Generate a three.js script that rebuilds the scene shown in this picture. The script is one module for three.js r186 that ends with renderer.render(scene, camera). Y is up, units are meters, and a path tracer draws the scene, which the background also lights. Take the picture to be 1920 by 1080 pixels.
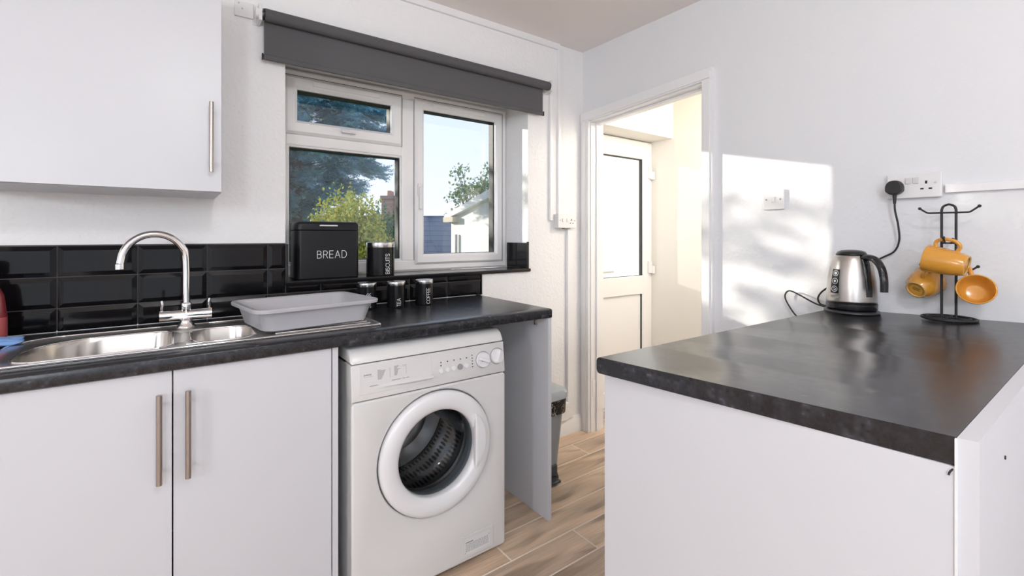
import * as THREE from 'three';
import { RoundedBoxGeometry } from 'three/addons/geometries/RoundedBoxGeometry.js';
import { mergeGeometries, toCreasedNormals } from 'three/addons/utils/BufferGeometryUtils.js';
import { RectAreaLightUniformsLib } from 'three/addons/lights/RectAreaLightUniformsLib.js';

RectAreaLightUniformsLib.init();
const renderer = new THREE.WebGLRenderer({ antialias: true });
renderer.toneMapping = THREE.LinearToneMapping;
renderer.toneMappingExposure = 1.07;
renderer.shadowMap.enabled = true;
renderer.shadowMap.type = THREE.PCFSoftShadowMap;
const scene = new THREE.Scene();

// ---------------------------------------------------------------- camera (level, with a vertical lens shift)
const FOCAL = 869, ALPHA = THREE.MathUtils.degToRad(53.6);
const camera = new THREE.PerspectiveCamera(2 * THREE.MathUtils.radToDeg(Math.atan(540 / FOCAL)), 1920 / 1080, 0.02, 200);
camera.position.set(-2.105, 1.22, 2.10);
camera.lookAt(-2.105 + Math.cos(ALPHA), 1.22, 2.10 - Math.sin(ALPHA));
camera.setViewOffset(1920, 1080, 0, 98, 1920, 1080);
scene.add(camera);

// ---------------------------------------------------------------- sky: pale at the horizon, blue overhead
{
  const w = 256, h = 128, d = new Float32Array(w * h * 4);
  for (let j = 0; j < h; j++) {
    const el = Math.max(0, ((j + 0.5) / h - 0.5) * 2), k = Math.pow(el, 0.55);
    const c = [1.12 * (1 - k) + 0.42 * k, 1.16 * (1 - k) + 0.64 * k, 1.22 * (1 - k) + 1.05 * k];
    for (let i = 0; i < w; i++) d.set([...c, 1], (j * w + i) * 4);
  }
  const t = new THREE.DataTexture(d, w, h, THREE.RGBAFormat, THREE.FloatType);
  t.mapping = THREE.EquirectangularReflectionMapping; t.magFilter = t.minFilter = THREE.LinearFilter; t.needsUpdate = true;
  scene.background = t; scene.backgroundIntensity = 1.0;
}
// ---------------------------------------------------------------- sun: low, from the garden side, travelling to the doorway
const sun = new THREE.DirectionalLight(new THREE.Color().setRGB(1.0, 0.91, 0.77), 6.5);
sun.position.set(-10.0, 5.42, -16.3); sun.target.position.set(0, 1.4, 0);
sun.castShadow = true; sun.shadow.mapSize.set(4096, 4096); sun.shadow.radius = 1.0; sun.shadow.bias = -0.0005;
Object.assign(sun.shadow.camera, { left: -9, right: 9, top: 7, bottom: -5, near: 0.5, far: 45 });
scene.add(sun, sun.target);
const FILL_POWER = 3.0;  // base strength of the added pendant fill lamps

// ---------------------------------------------------------------- helpers
let seed = 7;
const rnd = () => { seed = (seed * 1664525 + 1013904223) >>> 0; return seed / 4294967296; };
const rr = (a, b) => a + (b - a) * rnd();
const V = (x, y, z) => new THREE.Vector3(x, y, z);
const col = (r, g, b) => new THREE.Color().setRGB(r, g, b);
const std = (c, rough = 0.5, metal = 0, extra = {}) => new THREE.MeshStandardMaterial({ color: Array.isArray(c) ? col(...c) : c, roughness: rough, metalness: metal, ...extra });
const phys = (c, rough, extra = {}) => new THREE.MeshPhysicalMaterial({ color: Array.isArray(c) ? col(...c) : c, roughness: rough, ...extra });
const taken = {};
function numbered(n) { const k = taken[n] = (taken[n] ?? -1) + 1; return k ? n + '_' + String(k).padStart(3, '0') : n; }
function thing(name, label, category, pos = [0, 0, 0], group) {
  const o = new THREE.Group(); o.name = numbered(name); o.position.set(...pos);
  o.userData = { label, category }; if (group) o.userData.group = group;
  scene.add(o); return o;
}
function structure(name, label, category, geo, mat) {
  const o = geo ? new THREE.Mesh(geo, mat) : new THREE.Group(); o.name = name;
  o.userData = { kind: 'structure', label, category }; scene.add(o); return o;
}
function part(name, geo, mat, parent, label) {
  const m = new THREE.Mesh(Array.isArray(geo) ? merge(geo) : geo, mat); m.name = name;
  if (label) m.userData.label = label; parent.add(m); return m;
}
function merge(list) {
  return mergeGeometries(list.map((g) => { const q = g.index ? g.toNonIndexed() : g.clone(); for (const k of Object.keys(q.attributes)) if (!['position', 'normal', 'uv'].includes(k)) q.deleteAttribute(k); q.clearGroups(); return q; }));
}
const T = (g, x = 0, y = 0, z = 0) => g.translate(x, y, z);
const bx = (x0, x1, y0, y1, z0, z1) => metre(T(new THREE.BoxGeometry(x1 - x0, y1 - y0, z1 - z0), (x0 + x1) / 2, (y0 + y1) / 2, (z0 + z1) / 2));
const rbx = (x0, x1, y0, y1, z0, z1, r = 0.002, s = 2) => metre(T(new RoundedBoxGeometry(x1 - x0, y1 - y0, z1 - z0, s, r), (x0 + x1) / 2, (y0 + y1) / 2, (z0 + z1) / 2));
const cyl = (r0, r1, h, x, y, z, n = 32) => T(new THREE.CylinderGeometry(r0, r1, h, n), x, y, z);
const tube = (pts, r, n = 40, rad = 10, closed = false, tension = 0.5) => new THREE.TubeGeometry(new THREE.CatmullRomCurve3(pts.map((p) => V(...p)), closed, 'catmullrom', tension), n, r, rad, closed);
const lathe = (pts, n = 48) => new THREE.LatheGeometry(pts.map((p) => new THREE.Vector2(...p)), n);
const ball = (r, x, y, z) => T(new THREE.SphereGeometry(r, 14, 10), x, y, z);
// uv in metres from the face directions
function metre(g) {
  const p = g.attributes.position, n = g.attributes.normal, uv = new Float32Array(p.count * 2);
  for (let i = 0; i < p.count; i++) {
    const ax = Math.abs(n.getX(i)), ay = Math.abs(n.getY(i)), az = Math.abs(n.getZ(i));
    if (ay >= ax && ay >= az) { uv[2 * i] = p.getX(i); uv[2 * i + 1] = p.getZ(i); }
    else if (az >= ax) { uv[2 * i] = p.getX(i); uv[2 * i + 1] = p.getY(i); }
    else { uv[2 * i] = p.getZ(i); uv[2 * i + 1] = p.getY(i); }
  }
  g.setAttribute('uv', new THREE.BufferAttribute(uv, 2)); return g;
}
// extrude a profile given as [z, y] points along x from x0 to x1
function alongX(pts, x0, x1, bevel = 0) {
  const s = new THREE.Shape(pts.map(([z, y]) => new THREE.Vector2(z, y)));
  const g = new THREE.ExtrudeGeometry(s, { depth: x1 - x0 - 2 * bevel, bevelEnabled: bevel > 0, bevelSize: bevel, bevelThickness: bevel, bevelOffset: -bevel, bevelSegments: 3 });
  // shape x -> world z, shape y -> world y, depth -> world x
  g.applyMatrix4(new THREE.Matrix4().set(0, 0, 1, x0 + bevel, 0, 1, 0, 0, 1, 0, 0, 0, 0, 0, 0, 1));
  // mirrored axes: turn the faces round
  const q = g.index ? g.toNonIndexed() : g, p = q.attributes.position;
  for (let i = 0; i < p.count; i += 3) { const a = [p.getX(i), p.getY(i), p.getZ(i)]; p.setXYZ(i, p.getX(i + 1), p.getY(i + 1), p.getZ(i + 1)); p.setXYZ(i + 1, ...a); }
  q.computeVertexNormals(); return metre(toCreasedNormals(q, 0.6));
}
// horizontal slab from a shape in x, z (shape y = -z), with thickness
function slab(shape, y0, y1, bevel = 0) {
  const g = new THREE.ExtrudeGeometry(shape, { depth: y1 - y0 - 2 * bevel, bevelEnabled: bevel > 0, bevelSize: bevel, bevelThickness: bevel, bevelOffset: -bevel, bevelSegments: 2, curveSegments: 16 });
  g.rotateX(-Math.PI / 2); g.translate(0, y0 + bevel, 0); return metre(toCreasedNormals(g, 0.6));
}
function wallXY(outer, holes, z0, z1) {   // upright slab in x, y
  const s = new THREE.Shape(outer.map((p) => new THREE.Vector2(...p)));
  for (const h of holes) s.holes.push(new THREE.Path(h.map((p) => new THREE.Vector2(...p))));
  const g = new THREE.ExtrudeGeometry(s, { depth: z1 - z0, bevelEnabled: false }); g.translate(0, 0, z0); return metre(g);
}
function wallZY(outer, holes, x0, x1) {   // upright slab in z, y
  const s = new THREE.Shape(outer.map(([z, y]) => new THREE.Vector2(-z, y)));
  for (const h of holes) s.holes.push(new THREE.Path(h.map(([z, y]) => new THREE.Vector2(-z, y))));
  const g = new THREE.ExtrudeGeometry(s, { depth: x1 - x0, bevelEnabled: false }); g.rotateY(Math.PI / 2); g.translate(x0, 0, 0); return metre(g);
}
const rect = (a, b, c, d) => [[a, c], [b, c], [b, d], [a, d]];
function roundRect(x0, x1, y0, y1, r) {
  const R = Array.isArray(r) ? r : [r, r, r, r], s = new THREE.Shape();
  s.moveTo(x0 + R[0], y0); s.lineTo(x1 - R[1], y0); s.absarc(x1 - R[1], y0 + R[1], R[1], -Math.PI / 2, 0);
  s.lineTo(x1, y1 - R[2]); s.absarc(x1 - R[2], y1 - R[2], R[2], 0, Math.PI / 2);
  s.lineTo(x0 + R[3], y1); s.absarc(x0 + R[3], y1 - R[3], R[3], Math.PI / 2, Math.PI);
  s.lineTo(x0, y0 + R[0]); s.absarc(x0 + R[0], y0 + R[0], R[0], Math.PI, Math.PI * 1.5); return s;
}
// rings of equal length joined into a surface; rings are arrays of [x, y, z]
function skin(rings, { close = true, capEnd = false, capStart = false } = {}) {
  const pos = [], idx = [], n = rings[0].length; rings.forEach((r) => r.forEach((p) => pos.push(...p)));
  for (let k = 0; k + 1 < rings.length; k++) for (let i = 0; i < (close ? n : n - 1); i++) {
    const a = k * n + i, b = k * n + (i + 1) % n, c = a + n, d = b + n; idx.push(a, b, d, a, d, c);
  }
  const cap = (k, flip) => { const c = pos.length / 3, r = rings[k]; pos.push(...[0, 1, 2].map((j) => r.reduce((s, p) => s + p[j], 0) / n)); for (let i = 0; i < n; i++) { const a = k * n + i, b = k * n + (i + 1) % n; flip ? idx.push(c, b, a) : idx.push(c, a, b); } };
  if (capEnd) cap(rings.length - 1, false); if (capStart) cap(0, true);
  const g = new THREE.BufferGeometry(); g.setAttribute('position', new THREE.Float32BufferAttribute(pos, 3)); g.setIndex(idx); g.computeVertexNormals();
  const q = toCreasedNormals(g, 0.7); return metre(q);
}
// bevelled tile in its own x, y, standing proud along +z
function bevelTile(w, h, t = 0.008, b = 0.014) {
  const bw = Math.min(b, w * 0.35), bh = Math.min(b, h * 0.35), z1 = t * 0.45;
  const o = [[0, 0], [w, 0], [w, h], [0, h]], i = [[bw, bh], [w - bw, bh], [w - bw, h - bh], [bw, h - bh]], tri = [];
  const q = (a, c, d, e) => tri.push(...a, ...c, ...d, ...a, ...d, ...e);
  for (let k = 0; k < 4; k++) { const n = (k + 1) % 4; q([...o[k], 0], [...o[n], 0], [...o[n], z1], [...o[k], z1]); q([...o[k], z1], [...o[n], z1], [...i[n], t], [...i[k], t]); }
  q([...i[0], t], [...i[1], t], [...i[2], t], [...i[3], t]);
  const g = new THREE.BufferGeometry(); g.setAttribute('position', new THREE.Float32BufferAttribute(tri, 3)); g.computeVertexNormals(); return metre(g);
}
// textures
function hash2(x, y, s) { let h = (x * 374761393 + y * 668265263 + s * 974711) | 0; h = Math.imul(h ^ (h >>> 13), 1274126177); return ((h ^ (h >>> 16)) >>> 0) / 4294967296; }
function vnoise(x, y, px, py, s) {
  const xi = Math.floor(x), yi = Math.floor(y), fx = x - xi, fy = y - yi, u = fx * fx * (3 - 2 * fx), v = fy * fy * (3 - 2 * fy);
  const m = (a, p) => ((a % p) + p) % p, a = hash2(m(xi, px), m(yi, py), s), b = hash2(m(xi + 1, px), m(yi, py), s), c = hash2(m(xi, px), m(yi + 1, py), s), d = hash2(m(xi + 1, px), m(yi + 1, py), s);
  return a * (1 - u) * (1 - v) + b * u * (1 - v) + c * (1 - u) * v + d * u * v;
}
function dataTex(n, m, f, size, srgb = false) {   // f(u, v) -> grey or [r, g, b] in 0..1; size: metres covered
  const d = new Uint8Array(n * m * 4);
  for (let j = 0; j < m; j++) for (let i = 0; i < n; i++) { const c = f(i / n, j / m), r = Array.isArray(c) ? c : [c, c, c]; d.set([...r.map((x) => Math.max(0, Math.min(255, Math.round(x * 255)))), 255], (j * n + i) * 4); }
  const t = new THREE.DataTexture(d, n, m); t.wrapS = t.wrapT = THREE.RepeatWrapping; t.magFilter = THREE.LinearFilter; t.minFilter = THREE.LinearMipmapLinearFilter; t.generateMipmaps = true;
  if (size) t.repeat.set(1 / size[0], 1 / size[1]); if (srgb) t.colorSpace = THREE.SRGBColorSpace; t.needsUpdate = true; return t;
}
function canvasTex(w, h, draw) {
  const c = document.createElement('canvas'); c.width = w; c.height = h; draw(c.getContext('2d'), w, h);
  const t = new THREE.CanvasTexture(c); t.colorSpace = THREE.SRGBColorSpace; t.anisotropy = 8; return t;
}
// thin single-stroke lettering; each letter is a list of polylines in a 0..1 box (x right, y down) and a width
const arc = (cx, cy, rx, ry, a0, a1, n = 14) => Array.from({ length: n + 1 }, (_, i) => { const a = (a0 + (a1 - a0) * i / n) * Math.PI / 180; return [cx + rx * Math.cos(a), cy + ry * Math.sin(a)]; });
const GLYPH = {
  B: [0.56, [[[0.5, 0.22], [0.42, 0.06], [0.28, 0], [0, 0], [0, 1], [0.32, 1], [0.48, 0.93], [0.56, 0.74], [0.48, 0.55], [0.3, 0.48], [0, 0.48]], [[0.3, 0.48], [0.45, 0.4], [0.5, 0.22]]]],
  R: [0.56, [[[0, 1], [0, 0], [0.3, 0], [0.46, 0.06], [0.54, 0.26], [0.46, 0.46], [0.3, 0.53], [0, 0.53]], [[0.3, 0.53], [0.56, 1]]]],
  E: [0.5, [[[0.5, 0], [0, 0], [0, 1], [0.5, 1]], [[0, 0.48], [0.46, 0.48]]]],
  F: [0.48, [[[0.48, 0], [0, 0], [0, 1]], [[0, 0.48], [0.42, 0.48]]]],
  A: [0.68, [[[0, 1], [0.34, 0], [0.68, 1]], [[0.12, 0.65], [0.56, 0.65]]]],
  D: [0.64, [[[0, 0], [0, 1], [0.26, 1], ...arc(0.26, 0.5, 0.38, 0.5, 90, -90), [0, 0]]]],
  I: [0.02, [[[0.01, 0], [0.01, 1]]]],
  S: [0.52, [[[0.5, 0.2], ...arc(0.26, 0.24, 0.24, 0.24, -20, -180, 10), [0.04, 0.38], [0.26, 0.49], [0.48, 0.6], ...arc(0.26, 0.75, 0.26, 0.25, 0, 165, 10)]]],
  C: [0.66, [[...arc(0.38, 0.5, 0.38, 0.5, -45, -315, 22)]]],
  U: [0.6, [[[0, 0], [0, 0.65], ...arc(0.3, 0.68, 0.3, 0.32, 180, 0, 12), [0.6, 0]]]],
  T: [0.56, [[[0, 0], [0.56, 0]], [[0.28, 0], [0.28, 1]]]],
  O: [0.78, [[...arc(0.39, 0.5, 0.39, 0.5, 0, 360, 28)]]],
  G: [0.7, [[...arc(0.38, 0.5, 0.38, 0.5, -45, -330, 22), [0.7, 0.55], [0.42, 0.55]]]],
};
function strokes(g, word, x, y, h, gap = 0.24) {   // draws from x, returns the width
  let at = x; g.lineJoin = g.lineCap = 'round';
  for (const ch of word) { const [w, lines] = GLYPH[ch]; for (const l of lines) { g.beginPath(); l.forEach(([a, b], i) => (i ? g.lineTo : g.moveTo).call(g, at + a * h, y + b * h)); g.stroke(); } at += (w + gap) * h; }
  return at - gap * h - x;
}
const wordWidth = (word, gap = 0.24) => [...word].reduce((s, c) => s + GLYPH[c][0] + gap, -gap);

// ---------------------------------------------------------------- materials
const chipTex = dataTex(512, 512, (u, v) => { const a = vnoise(u * 64, v * 64, 64, 64, 1), b = vnoise(u * 128, v * 128, 128, 128, 2), c = vnoise(u * 20, v * 20, 20, 20, 3); return Math.pow(a, 1.6) * 0.55 + b * 0.25 + c * 0.2; }, [0.7, 0.7]);
const M = {};
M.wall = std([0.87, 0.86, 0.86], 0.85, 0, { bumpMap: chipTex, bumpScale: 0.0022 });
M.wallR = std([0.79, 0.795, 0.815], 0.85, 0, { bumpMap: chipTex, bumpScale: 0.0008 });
M.hall = std([0.85, 0.82, 0.765], 0.8);
M.ceiling = std([0.90, 0.845, 0.82], 0.9);
M.paint = std([0.86, 0.85, 0.855], 0.35);           // gloss-painted woodwork
M.upvc = phys([0.88, 0.865, 0.86], 0.28, { clearcoat: 0.3, clearcoatRoughness: 0.2 });
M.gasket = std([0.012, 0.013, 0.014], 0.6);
M.board = phys([0.61, 0.615, 0.645], 0.38, { clearcoat: 0.15, clearcoatRoughness: 0.35 });
M.boardEdge = std([0.78, 0.78, 0.78], 0.45);
M.carcass = std([0.50, 0.47, 0.45], 0.5);
M.tile = phys([0.0065, 0.006, 0.007], 0.09, { specularIntensity: 0.6 });
M.tileSide = phys([0.014, 0.013, 0.014], 0.16);
M.grout = std([0.075, 0.072, 0.072], 0.85);
const slateTex = dataTex(1024, 1024, (u, v) => {
  const a = vnoise(u * 40, v * 40, 40, 40, 11), b = vnoise(u * 110, v * 110, 110, 110, 12), c = vnoise(u * 220, v * 220, 220, 220, 13);
  let k = 0.115 + 0.09 * Math.pow(a, 2) * b * 2 + 0.04 * (c - 0.5);
  if (b > 0.86 && a > 0.55) k += 0.10 * (b - 0.86) / 0.14;
  return [k * 0.98, k * 0.98, k * 1.10];
}, [0.8, 0.8], true);
const slateRough = dataTex(256, 256, (u, v) => 0.235 + 0.03 * vnoise(u * 24, v * 24, 24, 24, 21), [0.3, 0.3]);
M.worktop = phys([1, 1, 1], 1, { map: slateTex, roughnessMap: slateRough, specularIntensity: 1 });
M.steel = std([0.62, 0.60, 0.58], 0.28, 1);
const brushTex = dataTex(256, 256, (u, v) => 0.5 + 0.5 * (vnoise(u * 3, v * 200, 3, 200, 31) - 0.5), null);
M.brushed = phys([0.54, 0.51, 0.48], 0.30, { metalness: 1, bumpMap: brushTex, bumpScale: 0.00002 });
M.nickel = std([0.42, 0.38, 0.35], 0.30, 1);
M.chrome = std([0.86, 0.86, 0.87], 0.05, 1);
M.blackPlastic = phys([0.012, 0.012, 0.013], 0.22);
M.blackMatt = std([0.016, 0.016, 0.017], 0.5);
M.blackEnamel = phys([0.009, 0.009, 0.010], 0.13, { specularIntensity: 0.5 });
M.binSatin = phys([0.014, 0.0145, 0.017], 0.32, { specularIntensity: 0.55 });
M.greyPlastic = phys([0.47, 0.465, 0.49], 0.35);
M.binGrey = phys([0.30, 0.315, 0.33], 0.4);
M.binLid = phys([0.50, 0.53, 0.545], 0.35);
M.white = phys([0.69, 0.682, 0.675], 0.3, { clearcoat: 0.4, clearcoatRoughness: 0.15 });
M.whiteDoor = phys([0.77, 0.77, 0.785], 0.3, { clearcoat: 0.3, clearcoatRoughness: 0.2 });
M.whitePlastic = phys([0.80, 0.79, 0.79], 0.3);
M.blindFab = std([0.105, 0.102, 0.108], 0.9, 0, { bumpMap: dataTex(128, 128, (u, v) => 0.5 + 0.5 * Math.sin(u * 128 * 0.7) * Math.sin(v * 128 * 0.7), [0.05, 0.05]), bumpScale: 0.0002 });
M.glass = phys([0.97, 0.985, 1.0], 0.0, { transmission: 1, thickness: 0, ior: 1.5 });
M.doorGlass = phys([0.85, 0.88, 0.9], 0.02, { transmission: 1, thickness: 0, ior: 1.45 });
M.frosted = phys([0.97, 0.98, 1.0], 0.74, { transmission: 0.97, thickness: 0, specularIntensity: 0.4 });
M.mug = phys([0.70, 0.32, 0.045], 0.16, { clearcoat: 0.5, clearcoatRoughness: 0.08 });
M.mugFoot = std([0.60, 0.40, 0.16], 0.6);
const WOODN = 5;
M.planks = Array.from({ length: WOODN }, (_, k) => {
  const base = [[0.90, 0.79, 0.68], [0.93, 0.825, 0.715], [0.86, 0.76, 0.665], [0.915, 0.80, 0.69], [0.88, 0.775, 0.68]][k];
  const t = dataTex(512, 256, (u, v) => {
    const warp = vnoise(u * 4, v * 6, 4, 6, 40 + k) * 1.4, band = vnoise(u * 3 + warp * 0.0, v * 9 + warp, 3, 64, 50 + k), fine = vnoise(u * 14, v * 120, 14, 120, 60 + k), patch = vnoise(u * 3, v * 3, 3, 3, 70 + k);
    const dark = Math.pow(Math.max(0, vnoise(u * 5, v * 12 + warp * 2, 5, 64, 80 + k) - 0.55) / 0.45, 1.3);
    const f = 0.88 + 0.14 * (band - 0.5) + 0.10 * (fine - 0.5) + 0.16 * (patch - 0.5) - 0.20 * dark;
    return [base[0] * f, base[1] * f * (0.995 - 0.02 * dark), base[2] * f * (0.99 - 0.04 * dark)];
  }, [0.92, 0.30], true);
  return phys([1, 1, 1], 0.42, { map: t });
});
M.floorGrout = std([0.80, 0.70, 0.60], 0.9);

// ================================================================ the room
const CEIL = 2.38, WX0 = -1.722, WX1 = -0.443, SILL = 1.02, HEAD = 1.995;
const wallLeft = structure('wall_left', 'white textured kitchen wall around the window and black tiles', 'wall', wallXY(rect(-6.5, 0.1, -0.06, 2.5), [rect(WX0, WX1, SILL, HEAD)], -0.30, 0), M.wall);
// doorway in the right-hand wall; its head runs a little out of level
const DZ0 = 0.078, DZ1 = 0.824, DH0 = 1.925, DH1 = 1.962;
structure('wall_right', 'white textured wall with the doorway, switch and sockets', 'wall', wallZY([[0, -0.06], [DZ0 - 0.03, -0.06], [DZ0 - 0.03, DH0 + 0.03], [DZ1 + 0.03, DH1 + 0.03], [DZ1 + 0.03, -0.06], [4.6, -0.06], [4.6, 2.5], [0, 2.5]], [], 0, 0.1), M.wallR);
structure('wall_back', 'white wall behind the viewpoint with an added wide window', 'wall', wallXY(rect(-6.5, 0.1, -0.06, 2.5), [rect(-5.6, -1.6, 0.15, 2.2)], 4.6, 4.85), M.wallR);
structure('wall_side', 'plain white wall at the far left end of the kitchen', 'wall', bx(-6.7, -6.5, -0.06, 2.5, -0.30, 4.85), M.wallR);
structure('ceiling', 'plain off-white ceiling', 'ceiling', bx(-6.5, 0, CEIL, CEIL + 0.12, 0, 4.6), M.ceiling);
// hall beyond the doorway
const HX = 0.83;
structure('wall_hall_far', 'cream hall wall beside the back door', 'wall', bx(HX, HX + 0.12, -0.06, 2.5, -0.30, 1.6), M.hall);
structure('wall_hall_left', 'cream wall above the recessed back door', 'wall', bx(0.1, HX, 1.925, 2.5, -0.30, 0.088), M.hall);
structure('wall_hall_right', 'cream end wall of the hall', 'wall', bx(0.1, HX + 0.12, -0.06, 2.5, 1.6, 1.72), M.hall);
structure('ceiling_hall', 'cream hall ceiling', 'ceiling', bx(0.1, HX, 2.195, 2.3, 0.088, 1.6), M.hall);

// ---------------------------------------------------------------- floor: wood-look planks with pale joints
{
  const floor = structure('floor', 'wood-look plank floor with pale grout lines', 'floor', bx(-6.5, HX, -0.06, -0.0008, -0.1, 4.6), M.floorGrout);
  const P = 0.1432, L = 0.90, J = 0.0062, offs = { 0: -0.217, 1: -0.54, 2: -0.25, 3: -1.074, 4: -0.76 }, geos = {};
  let n = 0;
  for (let r = -2; r < 32; r++) {
    const z0 = Math.max(0.127 + (r) * P, -0.1), z1 = Math.min(0.127 + (r + 1) * P, 4.6); if (z1 - z0 < 0.02) continue;
    const off = offs[r] ?? rr(-0.9, 0);
    for (let k = -8; k < 3; k++) {
      const x0 = Math.max(off + k * L, -6.5), x1 = Math.min(off + (k + 1) * L, HX); if (x1 - x0 < 0.03) continue;
      if (x0 > 0.1 && false) continue;
      const key = (x1 - x0).toFixed(3) + (z1 - z0).toFixed(3) + (n % 3), w = x1 - x0, d = z1 - z0;
      if (!geos[key]) {
        const g = rbx(0, w - J, -0.01, 0, 0, d - J, 0.0012, 1), uv = g.attributes.uv, a = rr(0, 0.9), b = rr(0, 0.3);
        for (let i = 0; i < uv.count; i++) uv.setXY(i, uv.getX(i) + a, uv.getY(i) + b); geos[key] = g;
      }
      const m = part('plank', geos[key], M.planks[Math.floor(rnd() * WOODN)], floor); m.position.set(x0 + J / 2, 0, z0 + J / 2); n++;
    }
  }
}
// ---------------------------------------------------------------- skirting, pipe boxing and trunking on the left wall
{
  const b = structure('baseboard_left', 'white moulded skirting board by the doorway', 'skirting', alongX([[0, 0], [0.018, 0], [0.018, 0.07], [0.014, 0.082], [0.010, 0.088], [0.006, 0.1], [0, 0.1]], -0.77, -0.002), M.paint);
  structure('trim_1', 'slim white cable trunking under the ceiling line', 'trunking', [bx(-1.9, -0.205, 2.345, 2.38, 0, 0.016)].map((g) => g)[0], M.paint);
}
{
  const t = thing('cable_trunking', 'white upright cable trunking from ceiling down to the corner socket', 'trunking', [-0.207, 1.353, 0]);
  part('trunking_cover', rbx(-0.012, 0.012, 0, 0.992, 0, 0.016, 0.002), M.paint, t);
  const u = thing('cable_trunking', 'thin white upright pipe cover just right of the blind', 'trunking', [-0.275, 1.31, 0]);
  part('trunking_cover', rbx(-0.011, 0.011, 0, 0.76, 0, 0.018, 0.003), M.paint, u);
  const l = thing('cable_trunking', 'wide white trunking running down from corner socket to the skirting', 'trunking', [-0.125, 0.10, 0]);
  part('trunking_cover', rbx(-0.022, 0.022, 0, 1.162, 0, 0.022, 0.003), M.paint, l);
  const h = thing('pipe_boxing', 'white ledge of pipe boxing above the skirting behind the bin', 'boxing', [-0.44, 0.10, 0]);
  part('boxing_face', bx(-0.29, 0.29, 0, 0.08, 0, 0.03), M.paint, h); part('ledge', rbx(-0.29, 0.29, 0.08, 0.105, 0, 0.04, 0.003), M.paint, h);
  for (let k = 0; k < 2; k++) part('pipe_clip', [rbx(0.235 - k * 0.05, 0.26 - k * 0.05, 0.105, 0.125, 0.004, 0.03, 0.004)], M.paint, h);
}
// ---------------------------------------------------------------- black bevelled wall tiles
{
  part('grout_bed', [bx(-3.2, WX0, 0.90, 1.19, 0, 0.0035), bx(WX0, -0.766, 0.90, SILL - 0.004, 0, 0.0035)], M.grout, wallLeft);
  const P = 0.2045, J = 0.0035, rows = [[0.895, 0.983], [0.983, 1.085], [1.085, 1.187]], geos = {};
  const tile = (x0, x1, y0, y1) => {
    const w = x1 - x0 - J, h = y1 - y0 - J; if (w < 0.012 || h < 0.008) return; const key = w.toFixed(3) + h.toFixed(3);
    geos[key] ??= bevelTile(w, h); const m = part('tile', geos[key], M.tile, wallLeft); m.position.set(x0 + J / 2, y0 + J / 2, 0.003);
  };
  for (let k = -4; k < 8; k++) {
    const x0 = -2.402 + k * P, x1 = x0 + P;
    rows.forEach(([y0, y1], i) => {
      if (i === 0) tile(x0, x1, 0.906, y1);
      else if (x0 < WX0) tile(x0, Math.min(x1, WX0), y0, i === 1 && x1 > WX0 ? y1 : y1);
      if (i === 1 && x1 > WX0) tile(Math.max(x0, WX0), x1, 0.983, SILL - 0.004);
    });
  }
  // sill tiles, their nosing strip, and the upstands on both reveals
  part('sill_bed', bx(WX0, WX1, SILL - 0.004, SILL + 0.004, -0.2, 0.004), M.grout, wallLeft);
  const n = 6, w = (WX1 - WX0) / n, sg = rbx(0, w - 0.003, 0, 0.008, -0.196, 0.0, 0.0015, 1);
  for (let k = 0; k < n; k++) part('sill_tile', sg, M.tileSide, wallLeft).position.set(WX0 + k * w + 0.0015, SILL + 0.003, 0);
  part('sill_nosing', alongX([[0, SILL - 0.006], [0.012, SILL - 0.006], [0.016, SILL], [0.0165, SILL + 0.006], [0.012, SILL + 0.0115], [0, SILL + 0.0115]], WX0, WX1 + 0.009), M.tileSide, wallLeft);
  const ug = rbx(-0.008, 0, 0, 0.147, 0, 0.0965, 0.0015, 1);
  for (const z of [-0.1975, -0.0975]) {
    part('upstand_tile', ug, M.tile, wallLeft).position.set(WX1, SILL + 0.012, z);
    part('upstand_tile', ug, M.tile, wallLeft).position.set(WX0 + 0.008, SILL + 0.012, z);
  }
  for (const x of [WX1 - 0.004, WX0 + 0.004]) part('edge_trim', [rbx(x - 0.006, x + 0.006, SILL + 0.004, SILL + 0.165, -0.001, 0.009, 0.002)], M.tileSide, wallLeft);
  part('edge_trim', [rbx(-0.769, -0.763, 0.906, SILL - 0.005, 0.0, 0.012, 0.001)], M.tileSide, wallLeft);
}
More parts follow.
